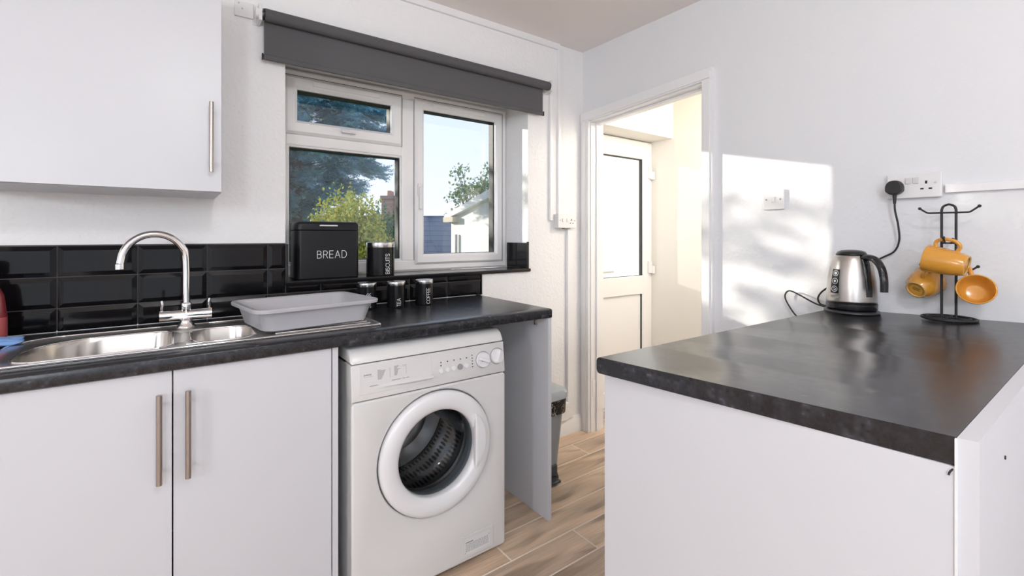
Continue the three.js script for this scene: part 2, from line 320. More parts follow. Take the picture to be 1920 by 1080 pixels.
// ---------------------------------------------------------------- window_1: white frame, top-hung light over fixed pane, side-hung casement
function ring(x0, x1, y0, y1, l, r, b, t, z0, z1, bev = 0.006) {   // frame of four bars with a bevel
  const s = new THREE.Shape(rect(x0, x1, y0, y1).map((p) => new THREE.Vector2(...p))); s.holes.push(new THREE.Path(rect(x0 + l, x1 - r, y0 + b, y1 - t).reverse().map((p) => new THREE.Vector2(...p))));
  const g = new THREE.ExtrudeGeometry(s, { depth: z1 - z0 - 2 * bev, bevelEnabled: true, bevelSize: bev, bevelThickness: bev, bevelOffset: -bev, bevelSegments: 1 }); g.translate(0, 0, z0 + bev); return metre(toCreasedNormals(g.index ? g.toNonIndexed() : g, 0.2));
}
{
  const w = structure('window_1', 'white double-glazed kitchen window onto the garden', 'window');
  const y0 = SILL + 0.011, y1 = 1.985, z0 = -0.28, z1 = -0.205, mid0 = -1.125, mid1 = -1.055;
  part('frame', ring(WX0 + 0.002, WX1 - 0.002, y0, y1, 0.045, 0.06, 0.062, 0.045, z0, z1, 0.01), M.upvc, w);
  part('mullion', rbx(mid0, mid1, y0 + 0.055, y1 - 0.04, z0 + 0.004, z1 - 0.001, 0.008, 1), M.upvc, w);
  part('transom', rbx(WX0 + 0.04, mid0 + 0.004, 1.636, 1.69, z0 + 0.004, z1 - 0.001, 0.008, 1), M.upvc, w);
  // top-hung opening light
  const ax0 = -1.690, ax1 = mid0 - 0.002, ay0 = 1.688, ay1 = y1 - 0.03;
  const light = part('opening_light', ring(ax0, ax1, ay0, ay1, 0.055, 0.058, 0.062, 0.062, z0 + 0.01, z1 + 0.014, 0.012), M.upvc, w);
  part('glazing_seal', ring(ax0 + 0.053, ax1 - 0.056, ay0 + 0.060, ay1 - 0.060, 0.004, 0.004, 0.004, 0.008, -0.262, -0.214, 0.001), M.gasket, light);
  part('pane', bx(ax0 + 0.05, ax1 - 0.05, ay0 + 0.055, ay1 - 0.055, -0.2505, -0.2495), M.glass, light);
  part('handle', [rbx(-1.44, -1.40, ay0 + 0.030, ay0 + 0.048, z1 + 0.012, z1 + 0.026, 0.004), rbx(-1.445, -1.375, ay0 + 0.026, ay0 + 0.038, z1 + 0.024, z1 + 0.04, 0.005)], M.whitePlastic, light);
  part('trickle_vent', [rbx(-1.57, -1.25, ay1 - 0.040, ay1 - 0.016, z1 + 0.012, z1 + 0.024, 0.004)], M.upvc, light);
  // fixed pane
  const fixed = part('fixed_bead', ring(WX0 + 0.044, mid0 + 0.002, y0 + 0.056, 1.640, 0.012, 0.012, 0.014, 0.012, -0.262, z1 - 0.006, 0.004), M.upvc, w);
  part('glazing_seal', ring(WX0 + 0.055, mid0 - 0.009, y0 + 0.069, 1.629, 0.004, 0.008, 0.003, 0.006, -0.262, -0.214, 0.001), M.gasket, fixed);
  part('pane', bx(WX0 + 0.05, mid0 - 0.004, y0 + 0.06, 1.635, -0.2505, -0.2495), M.glass, fixed);
  // side-hung casement
  const bx0 = mid1 + 0.002, bx1 = WX1 - 0.038, by0 = y0 + 0.034, by1 = y1 - 0.028;
  const cas = part('casement', ring(bx0, bx1, by0, by1, 0.052, 0.054, 0.056, 0.056, z0 + 0.01, z1 + 0.014, 0.012), M.upvc, w);
  part('glazing_seal', ring(bx0 + 0.050, bx1 - 0.052, by0 + 0.054, by1 - 0.054, 0.003, 0.008, 0.003, 0.006, -0.262, -0.214, 0.001), M.gasket, cas);
  part('pane', bx(bx0 + 0.046, bx1 - 0.055, by0 + 0.05, by1 - 0.05, -0.2505, -0.2495), M.glass, cas);
  part('handle', [rbx(bx0 + 0.010, bx0 + 0.032, 1.43, 1.50, z1 + 0.012, z1 + 0.024, 0.004), rbx(bx0 + 0.013, bx0 + 0.029, 1.36, 1.48, z1 + 0.022, z1 + 0.038, 0.006)], M.whitePlastic, cas);
  part('trickle_vent', [rbx(bx0 + 0.1, bx1 - 0.14, by1 - 0.038, by1 - 0.016, z1 + 0.012, z1 + 0.024, 0.004)], M.upvc, cas);
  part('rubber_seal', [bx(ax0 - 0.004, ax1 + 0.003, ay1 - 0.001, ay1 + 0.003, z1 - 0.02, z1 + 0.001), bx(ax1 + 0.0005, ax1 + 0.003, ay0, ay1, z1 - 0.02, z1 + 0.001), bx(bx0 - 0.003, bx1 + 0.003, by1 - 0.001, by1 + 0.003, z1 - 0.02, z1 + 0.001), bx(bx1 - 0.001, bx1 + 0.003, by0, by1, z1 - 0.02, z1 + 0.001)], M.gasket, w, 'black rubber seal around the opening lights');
}
// window_2: unseen window added behind the viewpoint to let in more sky light
{
  const w = structure('window_2', 'added wide white-framed window behind the viewpoint, lets in fill daylight', 'window');
  part('frame', ring(-5.6, -1.6, 0.15, 2.2, 0.06, 0.06, 0.06, 0.06, 4.68, 4.75), M.upvc, w);
  for (const x of [-4.6, -3.6, -2.6]) part('mullion', rbx(x - 0.03, x + 0.03, 0.2, 2.15, 4.685, 4.745, 0.006, 1), M.upvc, w);
  part('pane', bx(-5.55, -1.65, 0.2, 2.15, 4.7145, 4.7155), M.glass, w);
}
// ---------------------------------------------------------------- door_1: open doorway with painted lining and architrave
{
  const d = structure('door_1', 'white painted door lining and architrave around the open doorway', 'doorway');
  const sl = (DH1 - DH0) / (DZ1 - DZ0), hy = (z) => DH0 + (z - DZ0) * sl;
  const bar = (z0, z1, a, b, x0, x1) => wallZY([[z0, hy(z0) + a], [z1, hy(z1) + a], [z1, hy(z1) + b], [z0, hy(z0) + b]], [], x0, x1);
  const jamb = (z0, z1, x0, x1) => wallZY([[z0, 0], [z1, 0], [z1, hy(z1)], [z0, hy(z0)]], [], x0, x1);
  part('lining', [jamb(DZ0 - 0.029, DZ0, -0.005, 0.105), jamb(DZ1, DZ1 + 0.029, -0.005, 0.105), bar(DZ0 - 0.029, DZ1 + 0.029, 0.0002, 0.029, -0.005, 0.105)], M.paint, d);
  part('stop', [jamb(DZ0 + 0.0002, DZ0 + 0.012, 0.035, 0.075), jamb(DZ1 - 0.012, DZ1 - 0.0002, 0.035, 0.075), bar(DZ0 + 0.0122, DZ1 - 0.0122, -0.014, -0.0002, 0.035, 0.075)], M.paint, d);
  const A0 = DZ1 + 0.008, A1 = DZ1 + 0.062, yTop = hy(A0) + 0.008;
  part('architrave', [wallZY([[A0, 0], [A1, 0], [A1, hy(A1) + 0.0075], [A0, hy(A0) + 0.0075]], [], -0.024, 0), wallZY([[A0 + 0.006, 0], [A1 - 0.012, 0], [A1 - 0.012, hy(A1) + 0.0075], [A0 + 0.006, hy(A0) + 0.0075]], [], -0.030, -0.0239)], M.paint, d);
  part('architrave', [wallZY([[0.004, 0], [DZ0 - 0.008, 0], [DZ0 - 0.008, hy(DZ0) + 0.0075], [0.004, hy(0.004) + 0.0075]], [], -0.022, 0), wallZY([[0.02, 0], [0.05, 0], [0.05, hy(0.05) + 0.0075], [0.02, hy(0.02) + 0.0075]], [], -0.028, -0.0219)], M.paint, d);
  part('architrave', [bar(0.004, A1, 0.008, 0.063, -0.024, 0), bar(0.02, A1 - 0.012, 0.014, 0.05, -0.030, -0.0239)], M.paint, d);
  for (const y of [1.72, 0.27]) part('hinge_plate', rbx(0.004, 0.034, y - 0.05, y + 0.05, DZ0 - 0.002, DZ0 + 0.0025, 0.001, 1), M.paint, d);
}
// ---------------------------------------------------------------- door_2: white half-glazed back door
{
  const d = structure('door_2', 'white half-glazed back door with frosted glass in the hall', 'door');
  const zf = -0.083, x0 = 0.115, x1 = 0.83;
  part('frame', ring(x0 - 0.013, x1 - 0.001, 0.0, 1.92, 0.05, 0.045, 0.03, 0.045, zf - 0.07, zf - 0.012, 0.006), M.upvc, d);
  const l = part('leaf', [ring(x0 + 0.02, 0.795, 0.03, 1.888, 0.105, 0.09, 0.11, 0.105, zf - 0.065, zf, 0.01), rbx(x0 + 0.12, 0.715, 0.79, 0.928, zf - 0.062, zf - 0.001, 0.008, 1)], M.upvc, d);
  part('panel', rbx(x0 + 0.115, 0.712, 0.13, 0.80, zf - 0.05, zf - 0.02, 0.004, 1), M.upvc, l);
  part('pane', bx(x0 + 0.115, 0.712, 0.92, 1.79, zf - 0.036, zf - 0.033), M.frosted, l);
  part('glazing_seal', ring(x0 + 0.124, 0.708, 0.926, 1.784, 0.004, 0.010, 0.003, 0.006, zf - 0.03, zf - 0.006, 0.001), M.gasket, l);
  part('panel_seal', [bx(0.702, 0.7065, 0.14, 0.792, zf - 0.02, zf - 0.009)], M.gasket, l);
  part('handle', [rbx(x0 + 0.05, x0 + 0.08, 0.88, 1.06, zf, zf + 0.008, 0.004), cyl(0.009, 0.009, 0.04, 0, 0, 0).rotateX(Math.PI / 2).translate(x0 + 0.065, 0.975, zf + 0.025), rbx(x0 + 0.055, 0.335, 0.966, 0.984, zf + 0.036, zf + 0.052, 0.006)], M.chrome, l);
  for (const y of [1.69, 0.985]) part('hinge', [rbx(0.762, 0.80, y - 0.045, y + 0.045, zf - 0.002, zf + 0.014, 0.005), rbx(0.795, 0.826, y - 0.05, y + 0.01, zf - 0.01, zf + 0.02, 0.005)], M.whitePlastic, l);
}
// ---------------------------------------------------------------- fill lamps added outside the frame to brighten kitchen and hall: opal domes and globes
const glow = (k) => std([0.9, 0.9, 0.88], 0.5, 0, { emissive: col(1, 0.95, 0.88), emissiveIntensity: k });
function fillLight(x, y, z, power, c, soft) { const l = new THREE.PointLight(col(...c), power, 0, 2); l.position.set(x, y, z); l.castShadow = true; l.shadow.radius = soft; l.shadow.mapSize.set(1024, 1024); scene.add(l); }
function addedDome(x, y, z, power, c, label) {
  const t = thing('added_ceiling_lamp', label, 'lamp', [x, y, z]);
  part('base', lathe([[0, 0], [0.20, 0], [0.20, -0.02], [0.19, -0.028], [0, -0.028]].reverse()), M.whitePlastic, t);
  part('shade', lathe([[0.185, -0.028], [0.18, -0.05], [0.15, -0.078], [0.09, -0.096], [0, -0.102]].reverse()), glow(1.6), t);
  fillLight(x, y - 0.075, z, power, c, 8);
}
function addedPendant(x, y, z, power, c, label) {
  const t = thing('added_pendant_lamp', label, 'lamp', [x, y, z]);
  part('shade', new THREE.SphereGeometry(0.17, 32, 20), glow(1.6), t);
  part('cap', cyl(0.05, 0.06, 0.03, 0, 0.176, 0, 24), M.whitePlastic, t);
  part('flex', cyl(0.004, 0.004, CEIL - y - 0.19, 0, 0.19 + (CEIL - y - 0.19) / 2, 0, 8), M.whitePlastic, t);
  fillLight(x, y, z, power, c, 8);
}
addedPendant(-3.2, 1.65, 3.9, FILL_POWER * 1.5, [0.93, 0.995, 1.07], 'added opal globe pendant, unseen fill lamp nearest the added window behind the viewpoint');
addedPendant(-4.9, 1.75, 2.6, FILL_POWER * 1.75, [0.93, 0.995, 1.08], 'added opal globe pendant, unseen fill lamp at the far dining end');
addedDome(-1.9, CEIL, 2.65, 4.0, [0.96, 0.99, 1.04], 'added opal dome, unseen fill lamp on the ceiling just behind the viewpoint');
addedDome(0.47, 2.195, 1.25, 3.2, [1.0, 0.93, 0.82], 'added opal dome, unseen fill lamp on the hall ceiling');

// ================================================================ fitted kitchen
const bar = (len, r = 0.0065) => { const c = cyl(r, r, len, 0, 0, 0.030, 20); return merge([c, ...[-1, 1].map((s) => cyl(0.0045, 0.0045, 0.03, 0, 0, 0, 12).rotateX(Math.PI / 2).translate(0, s * (len / 2 - 0.028), 0.015))]); };
{
  const c = thing('wall_cabinet', 'white wall cabinet hanging at the left above the sink', 'cabinet', [-2.27, 1.36, 0]);
  part('carcass', [bx(-0.30, 0.30, 0, 0.018, 0, 0.305), bx(-0.30, 0.30, 0.702, 0.72, 0, 0.305), bx(-0.30, -0.282, 0.018, 0.702, 0, 0.305), bx(0.282, 0.30, 0.018, 0.702, 0, 0.305), bx(-0.282, 0.282, 0.018, 0.702, 0, 0.008), bx(-0.282, 0.282, 0.35, 0.368, 0.008, 0.29)], M.board, c);
  const d = part('door', rbx(-0.299, 0.299, 0.002, 0.718, 0.308, 0.326, 0.0012, 1), M.board, c);
  const h = part('handle', bar(0.222), M.nickel, d, 'brushed nickel bar handle'); h.position.set(0.27, 0.173, 0.326);
}
{
  const c = thing('base_cabinet', 'white two-door base cabinet under the sink', 'cabinet', [-2.1, 0, 0]);
  part('carcass', [bx(-0.40, -0.382, 0.14, 0.866, 0.03, 0.56), bx(0.382, 0.40, 0.14, 0.866, 0.03, 0.56), bx(-0.382, 0.382, 0.14, 0.158, 0.03, 0.56), bx(-0.382, 0.382, 0.158, 0.7, 0.03, 0.038), bx(-0.382, 0.382, 0.80, 0.866, 0.548, 0.56)], M.carcass, c);
  part('plinth', bx(-0.40, 0.40, 0, 0.138, 0.50, 0.516), M.board, c);
  for (const s of [-1, 1]) {
    const d = part('door', rbx(s < 0 ? -0.398 : 0.0016, s < 0 ? -0.0016 : 0.405, 0.142, 0.864, 0.565, 0.583, 0.0012, 1), M.board, c);
    const h = part('handle', bar(0.23, 0.0068), M.nickel, d, 'brushed nickel bar handle'); h.position.set(s < 0 ? -0.028 : 0.033, 0.697, 0.583);
  }
}
{
  const c = thing('base_cabinet', 'white base cabinet at the far left, mostly out of view', 'cabinet', [-2.85, 0, 0]);
  part('carcass', bx(-0.345, 0.345, 0.14, 0.866, 0.03, 0.56), M.carcass, c); part('plinth', bx(-0.345, 0.345, 0, 0.138, 0.50, 0.516), M.board, c);
  const d = part('door', rbx(-0.345, 0.345, 0.142, 0.864, 0.565, 0.583, 0.0012, 1), M.board, c); part('handle', bar(0.23), M.nickel, d).position.set(-0.29, 0.697, 0.583);
}
{
  const p = thing('side_panel', 'narrow white support panel between cabinet and washing machine', 'panel', [-1.683, 0, 0.02]);
  part('board', rbx(-0.009, 0.009, 0, 0.867, 0, 0.562, 0.0008, 1), M.board, p);
}
{
  const p = thing('end_panel', 'white end panel holding up the worktop right of the washing machine', 'panel', [-0.796, 0, 0.02]);
  part('board', rbx(-0.009, 0.009, 0, 0.867, 0, 0.578, 0.0008, 1), M.board, p);
  const b = part('bracket', [rbx(-0.018, -0.009, 0.828, 0.866, 0.49, 0.505, 0.002, 1), rbx(-0.04, -0.009, 0.857, 0.867, 0.49, 0.505, 0.002, 1)], M.nickel, p, 'small metal fixing bracket');
  part('screw', [cyl(0.004, 0.004, 0.002, 0, 0, 0, 12).rotateZ(Math.PI / 2).translate(-0.019, 0.842, 0.4975)], M.steel, b);
}
// ---------------------------------------------------------------- left worktop with the sink cut-out and rounded front
const WT = 0.906, WB = 0.868;
{
  const w = thing('worktop', 'long dark slate-effect worktop below the window, carrying the sink', 'worktop');
  const s = new THREE.Shape([[-3.2, 0], [-0.787, 0], [-0.787, -0.55], [-3.2, -0.55]].map((p) => new THREE.Vector2(...p)));
  s.holes.push(new THREE.Path(rect(-2.455, -1.53, -0.495, -0.145).map((p) => new THREE.Vector2(...p))));
  const r = 0.010, prof = [[0.55, WB], [0.594, WB]];
  for (let k = 0; k <= 6; k++) { const a = -Math.PI / 2 + k * Math.PI / 12; prof.push([0.602 - 0.006 + 0.006 * Math.cos(a), WB + 0.006 + 0.006 * Math.sin(a)]); }
  for (let k = 0; k <= 8; k++) { const a = k * Math.PI / 16; prof.push([0.602 - r + r * Math.cos(a), WT - r + r * Math.sin(a)]); }
  prof.push([0.55, WT]);
  part('slab', [slab(s, WB, WT), alongX(prof, -3.2, -0.787)], M.worktop, w);
  part('wall_seal', [bx(-3.2, -0.80, WT, WT + 0.004, 0.001, 0.006)], M.whitePlastic, w);
}
// ---------------------------------------------------------------- stainless sink
{
  const k = thing('sink', 'stainless steel one-and-a-half bowl sink with drainer set in the worktop', 'sink', [0, WT, 0]);
  const deck = roundRect(-2.475, -1.505, -0.522, -0.125, [0.03, 0.02, 0.02, 0.12]);
  // bowls as outlines in x, z
  const outline = (x0, x1, z0, z1, r, n = 12) => { const p = [], c = [[x1 - r[0], z0 + r[0], r[0], -90], [x1 - r[1], z1 - r[1], r[1], 0], [x0 + r[2], z1 - r[2], r[2], 90], [x0 + r[3], z0 + r[3], r[3], 180]]; for (const [cx, cz, rad, a] of c) for (let i = 0; i <= n; i++) { const t = (a + 90 * i / n) * Math.PI / 180; p.push([cx + rad * Math.cos(t), cz + rad * Math.sin(t)]); } return p; };
  const bowls = [outline(-2.425, -2.098, 0.215, 0.497, [0.055, 0.055, 0.06, 0.16]), outline(-2.055, -1.885, 0.255, 0.485, [0.06, 0.06, 0.06, 0.06])];
  for (const o of bowls) deck.holes.push(new THREE.Path(o.map(([x, z]) => new THREE.Vector2(x, -z)).reverse()));
  part('deck', slab(deck, 0.0002, 0.0045, 0.0015), M.steel, k);
  part('rim', tube(roundRect(-2.473, -1.507, -0.520, -0.127, [0.03, 0.02, 0.02, 0.12]).getPoints(12).map((p) => [p.x, 0.004, -p.y]), 0.0028, 160, 6, true, 0.1), M.chrome, k, 'bright rolled rim');
  bowls.forEach((o, i) => {
    const cx = o.reduce((a, p) => a + p[0], 0) / o.length, cz = o.reduce((a, p) => a + p[1], 0) / o.length, dep = i ? 0.11 : 0.16;
    const at = (s, y) => o.map(([x, z]) => [cx + (x - cx) * s, y, cz + (z - cz) * s]).reverse();
    const b = part('bowl', skin([at(1.0, 0.004), at(0.985, 0.0), at(0.975, -0.01), at(0.93, -dep * 0.75), at(0.90, -dep * 0.93), at(0.82, -dep), at(0.1, -dep - 0.004)], { capEnd: true }), M.brushed, k);
    part('waste', [cyl(0.035, 0.035, 0.003, cx, -dep - 0.001, cz, 28)], M.chrome, b);
    part('bowl_edge', tube(o.filter((_, j) => j % 2 === 0).map(([x, z]) => [x, 0.0045, z]), 0.0022, 120, 6, true), M.chrome, b);
  });
  for (let i = 0; i < 9; i++) part('drainer_ridge', [T(new THREE.CapsuleGeometry(0.003, 0.30, 3, 8).rotateZ(Math.PI / 2), -1.685, 0.0045, 0.185 + i * 0.036)], M.steel, k);
  part('overflow_plug', [rbx(-2.07, -2.03, 0.0045, 0.0085, 0.487, 0.50, 0.0018)], M.chrome, k);
}
// ---------------------------------------------------------------- tap
{
  const t = thing('mixer_tap', 'chrome swan-neck mixer tap behind the sink', 'tap', [-2.062, WT + 0.0045, 0.195]);
  part('base', lathe([[0, 0], [0.028, 0], [0.028, 0.006], [0.022, 0.012], [0.017, 0.022], [0.0165, 0.034], [0, 0.034]]), M.chrome, t);
  part('body', [T(new THREE.CapsuleGeometry(0.0165, 0.09, 6, 24).rotateZ(Math.PI / 2), 0, 0.045, 0), lathe([[0, 0.045], [0.0155, 0.05], [0.014, 0.066], [0.0155, 0.068], [0.0155, 0.082], [0.013, 0.086], [0, 0.086]])], M.chrome, t);
  const pts = [[0, 0.075, 0], [0, 0.14, 0], [0, 0.195, 0]]; for (let a = 15; a <= 172; a += 15) { const q = a * Math.PI / 180; pts.push([-0.083 * (1 - Math.cos(q)), 0.225 + 0.09 * Math.sin(q), 0.003 * a / 15]); } pts.push([-0.168, 0.222, 0.036]);
  const s = part('spout', tube(pts, 0.0108, 90, 18), M.chrome, t);
  part('nozzle', [cyl(0.0125, 0.0125, 0.016, -0.169, 0.214, 0.036, 24)], M.chrome, s);
  for (const d of [-1, 1]) {
    const h = part('tap_head', [cyl(0.0175, 0.0175, 0.028, 0, 0, 0, 28).rotateZ(Math.PI / 2).translate(d * 0.058, 0.045, 0)], M.chrome, t);
    part('lever', [tube([[d * 0.064, 0.055, 0], [d * 0.066, 0.07, 0.002], [d * 0.064, 0.082, 0.004], [d * 0.066, 0.096, 0.004]], 0.0045, 16, 10)], M.chrome, h);
  }
}
// ---------------------------------------------------------------- grey washing-up tub on the drainer
{
  const t = thing('washing_up_tub', 'grey plastic washing-up tub standing on the drainer', 'tub', [-1.715, WT + 0.0078, 0.338]); t.rotation.y = 0.13; t.scale.y = 1.1;
  const o = (hw, hd, r, y, n = 8) => { const p = []; for (const [sx, sz, a] of [[1, -1, -90], [1, 1, 0], [-1, 1, 90], [-1, -1, 180]]) for (let i = 0; i <= n; i++) { const q = (a + 90 * i / n) * Math.PI / 180; p.push([sx * (hw - r) + r * Math.cos(q), y, sz * (hd - r) + r * Math.sin(q)]); } return p.reverse(); };
  part('body', skin([o(0.02, 0.02, 0.01, 0.004), o(0.155, 0.115, 0.04, 0.004), o(0.168, 0.128, 0.042, 0.012), o(0.186, 0.143, 0.038, 0.066), o(0.190, 0.147, 0.04, 0.070), o(0.206, 0.162, 0.045, 0.0715), o(0.208, 0.164, 0.046, 0.069), o(0.207, 0.163, 0.045, 0.061), o(0.2045, 0.1605, 0.043, 0.061), o(0.205, 0.161, 0.044, 0.067), o(0.193, 0.15, 0.042, 0.066), o(0.190, 0.147, 0.042, 0.062), o(0.173, 0.133, 0.045, 0.006), o(0.160, 0.12, 0.042, 0.0), o(0.02, 0.02, 0.01, 0.0)], { capStart: true, capEnd: true }), M.greyPlastic, t);
}
// ================================================================ washing machine
{
  const w = thing('washing_machine', 'white front-loading washing machine under the worktop', 'washing machine', [-1.345, 0, 0.62]);
  const H = 0.2975, DC = [0.005, 0.452];
  const fs = roundRect(-H, H, 0.014, 0.6848, 0.012); fs.holes.push(new THREE.Path().absarc(DC[0], DC[1], 0.2205, 0, Math.PI * 2, true));
  const front = new THREE.ExtrudeGeometry(fs, { depth: 0.012, bevelEnabled: true, bevelSize: 0.006, bevelThickness: 0.006, bevelOffset: -0.006, bevelSegments: 3, curveSegments: 48 }); front.translate(0, 0, -0.018);
  part('front_panel', metre(toCreasedNormals(front, 0.7)), M.white, w);
  part('casing', [bx(-H + 0.002, -H + 0.006, 0.016, 0.80, -0.56, -0.012), bx(H - 0.006, H - 0.002, 0.016, 0.80, -0.56, -0.012), bx(-H + 0.002, H - 0.002, 0.016, 0.80, -0.564, -0.56), bx(-H + 0.002, H - 0.002, 0.016, 0.02, -0.56, -0.012)], M.white, w);
  part('lid', alongX([[-0.565, 0.8075], [-0.0135, 0.8075], [-0.0155, 0.816], [-0.028, 0.838], [-0.045, 0.848], [-0.07, 0.851], [-0.565, 0.851]], -H, H, 0.007), M.white, w);
  // sloping fascia
  const sz = (y) => -0.001 - (y - 0.69) * 0.10, fas = part('control_panel', alongX([[-0.08, 0.6895], [sz(0.69) - 0.001, 0.6895], [sz(0.692), 0.692], [sz(0.75) + 0.001, 0.75], [sz(0.8035), 0.8035], [-0.08, 0.8035]], -H, H, 0.003), M.white, w);
  const onF = (x, y, g, lift = 0.0) => g.rotateX(-0.10).translate(x, y, sz(y) + 0.001 + lift);
  // printed markings
  const ink = '#77787c';
  const bars = (g, x, y, list, lh) => list.forEach((l, i) => { g.fillRect(x, y + i * lh, l, lh * 0.45); });
  const tex = canvasTex(1024, 256, (g, W, Hh) => {
    g.fillStyle = '#d8d7d6'; g.fillRect(0, 0, W, Hh); g.fillStyle = '#3a3b40'; g.font = 'bold 26px sans-serif'; g.fillText('ZANUSSI', 40, 92);
    g.fillStyle = '#a5a6aa'; g.fillRect(40, 106, 128, 4);
    g.fillStyle = ink; bars(g, 232, 40, [50, 118, 110, 100, 96, 92, 88, 84, 70, 74, 60, 58], 11); bars(g, 470, 24, [70, 60, 44, 50, 88, 62, 56, 52, 50, 48, 46, 40], 11);
    g.fillStyle = '#a0a1a6'; for (let i = 0; i < 12; i++) { g.fillRect(402, 40 + i * 11, 16, 4); g.fillRect(640, 24 + i * 11, 12, 4); }
    g.fillStyle = ink; g.fillRect(600, 28, 10, 8); g.fillRect(626, 26, 8, 10); g.fillRect(608, 44, 6, 6); g.fillRect(634, 46, 6, 6);
    bars(g, 430, 206, [130], 16); g.fillRect(572, 206, 5, 7); bars(g, 588, 206, [40], 14); bars(g, 640, 206, [50], 16); bars(g, 116, 232, [120], 16);
  });
  const pr = (x0, x1, y0, y1, mat, name, parent) => part(name, onF((x0 + x1) / 2, (y0 + y1) / 2, new THREE.PlaneGeometry(x1 - x0, (y1 - y0)), 0.0004), mat, parent);
  // detergent drawer front with grip
  const dr = part('drawer_front', [onF(-0.145, 0.7525, new RoundedBoxGeometry(0.258, 0.092, 0.006, 2, 0.002), -0.0022)], M.white, w);
  part('printing', onF(-0.145, 0.757, new THREE.PlaneGeometry(0.246, 0.062), 0.0011), phys([1, 1, 1], 0.3, { map: tex, clearcoat: 0.4, clearcoatRoughness: 0.15 }), dr);
  part('drawer_grip', (() => { const n = 20, rings = []; for (let i = 0; i <= n; i++) { const t = i / n, x = -0.232 + 0.215 * t, lip = 0.016 * Math.pow(Math.min(1, t * 1.3), 0.7), y0 = 0.7235, z = sz(y0); rings.push([[x, y0 + 0.010, z], [x, y0 + 0.004, z + lip * 0.7], [x, y0, z + lip], [x, y0 - 0.002, z + lip * 0.9], [x, y0 - 0.001, z - 0.001]]); } return skin(rings, { capStart: true, capEnd: true }); })(), M.white, dr);
  // buttons and lamps
  const btn = (x, y, r, mat, name, lift = 0.004) => part(name, onF(x, y, new THREE.CylinderGeometry(r * 0.9, r, lift * 2, 28).rotateX(Math.PI / 2), 0), mat, fas);
  for (let i = 0; i < 5; i++) btn(0.018 + i * 0.0265, 0.737 + 0.0005 * i, i === 3 ? 0.0115 : 0.0095, i === 3 ? std([0.30, 0.30, 0.31], 0.4) : M.whiteDoor, 'button');
  for (let i = 0; i < 5; i++) btn(0.020 + i * 0.0265, 0.766, 0.0022, M.blackMatt, 'indicator', 0.002); btn(0.020, 0.755, 0.0022, M.blackMatt, 'indicator', 0.002);
  for (let i = 0; i < 5; i++) btn(0.150, 0.772 - i * 0.0105, 0.0020, M.blackMatt, 'indicator', 0.002);
  for (const [x, y] of [[0.197, 0.749], [0.262, 0.753]]) {
    const k = part('knob', onF(x, y, merge([new THREE.CylinderGeometry(0.027, 0.029, 0.010, 40).rotateX(Math.PI / 2), T(new RoundedBoxGeometry(0.012, 0.050, 0.014, 2, 0.004).rotateZ(x > 0.2 ? -0.35 : 1.2), 0, 0, 0.008)]), 0.005), M.whiteDoor, fas);
    part('dial_ring', onF(x, y, new THREE.RingGeometry(0.0288, 0.0318, 48), 0.0006), std([0.36, 0.36, 0.37], 0.6), k);
    part('pointer', onF(x + (x > 0.2 ? 0.006 : -0.012), y + (x > 0.2 ? 0.016 : 0.002), new THREE.BoxGeometry(0.004, 0.008, 0.001), 0.0172), M.blackMatt, k);
  }
  // porthole door: the lathe axis is turned to face the room
  const L = (pts, n = 72) => lathe(pts, n).rotateX(Math.PI / 2).translate(DC[0], DC[1], 0);
  part('door_recess', L([[0.163, -0.030], [0.163, -0.024], [0.226, -0.024], [0.2275, -0.012], [0.2285, -0.012], [0.2285, -0.030], [0.163, -0.030]].reverse()), M.white, w);
  const door = part('door', L([[0.156, -0.03], [0.150, -0.012], [0.150, 0.004], [0.154, 0.013], [0.166, 0.020], [0.185, 0.023], [0.203, 0.0205], [0.213, 0.0145], [0.2165, 0.0065], [0.2165, -0.008], [0.213, -0.012], [0.162, -0.012], [0.160, -0.03], [0.156, -0.03]].reverse()), M.whiteDoor, w);
  part('door_handle', [(() => { const s = new THREE.Shape(); s.moveTo(-0.006, -0.098); s.quadraticCurveTo(0.02, -0.085, 0.033, -0.045); s.quadraticCurveTo(0.045, 0, 0.033, 0.045); s.quadraticCurveTo(0.02, 0.085, -0.006, 0.098); s.quadraticCurveTo(-0.001, 0, -0.006, -0.098); return new THREE.ExtrudeGeometry(s, { depth: 0.012, bevelEnabled: true, bevelSize: 0.006, bevelThickness: 0.006, bevelOffset: -0.004, bevelSegments: 3, curveSegments: 16 }).translate(DC[0] + 0.147, DC[1] + 0.012, 0.012); })()], M.whiteDoor, door);
  part('door_glass', L([[0.155, 0.0], [0.151, -0.01], [0.138, -0.07], [0.115, -0.105], [0.08, -0.118], [0, -0.122]].reverse()), M.doorGlass, door);
  part('rubber_gasket', L([[0.158, -0.012], [0.150, -0.022], [0.152, -0.04], [0.162, -0.055], [0.158, -0.085], [0.172, -0.10], [0.178, -0.10], [0.178, -0.02], [0.162, -0.014]].reverse()), std([0.13, 0.14, 0.15], 0.45), w);
  part('gasket_lip', L([[0.1585, -0.07], [0.1575, -0.086], [0.165, -0.10], [0.17, -0.10]].reverse()), M.steel, w);
  const holes = dataTex(512, 128, (u, v) => { const x = u * 90, y = v * 14, a = (x + (Math.floor(y) % 2) * 0.5) % 1 - 0.5, b = y % 1 - 0.5; return a * a + b * b < 0.075 ? 0.02 : 0.5; }, null, true);
  part('drum', L([[0.172, -0.102], [0.225, -0.112], [0.234, -0.13], [0.234, -0.40], [0.226, -0.415]].reverse(), 64), std([0.55, 0.55, 0.57], 0.25, 1, { map: holes }), w);
  part('drum_back', L([[0.228, -0.41], [0.16, -0.42], [0.155, -0.405], [0.09, -0.40], [0.06, -0.42], [0, -0.42]].reverse()), M.steel, w);
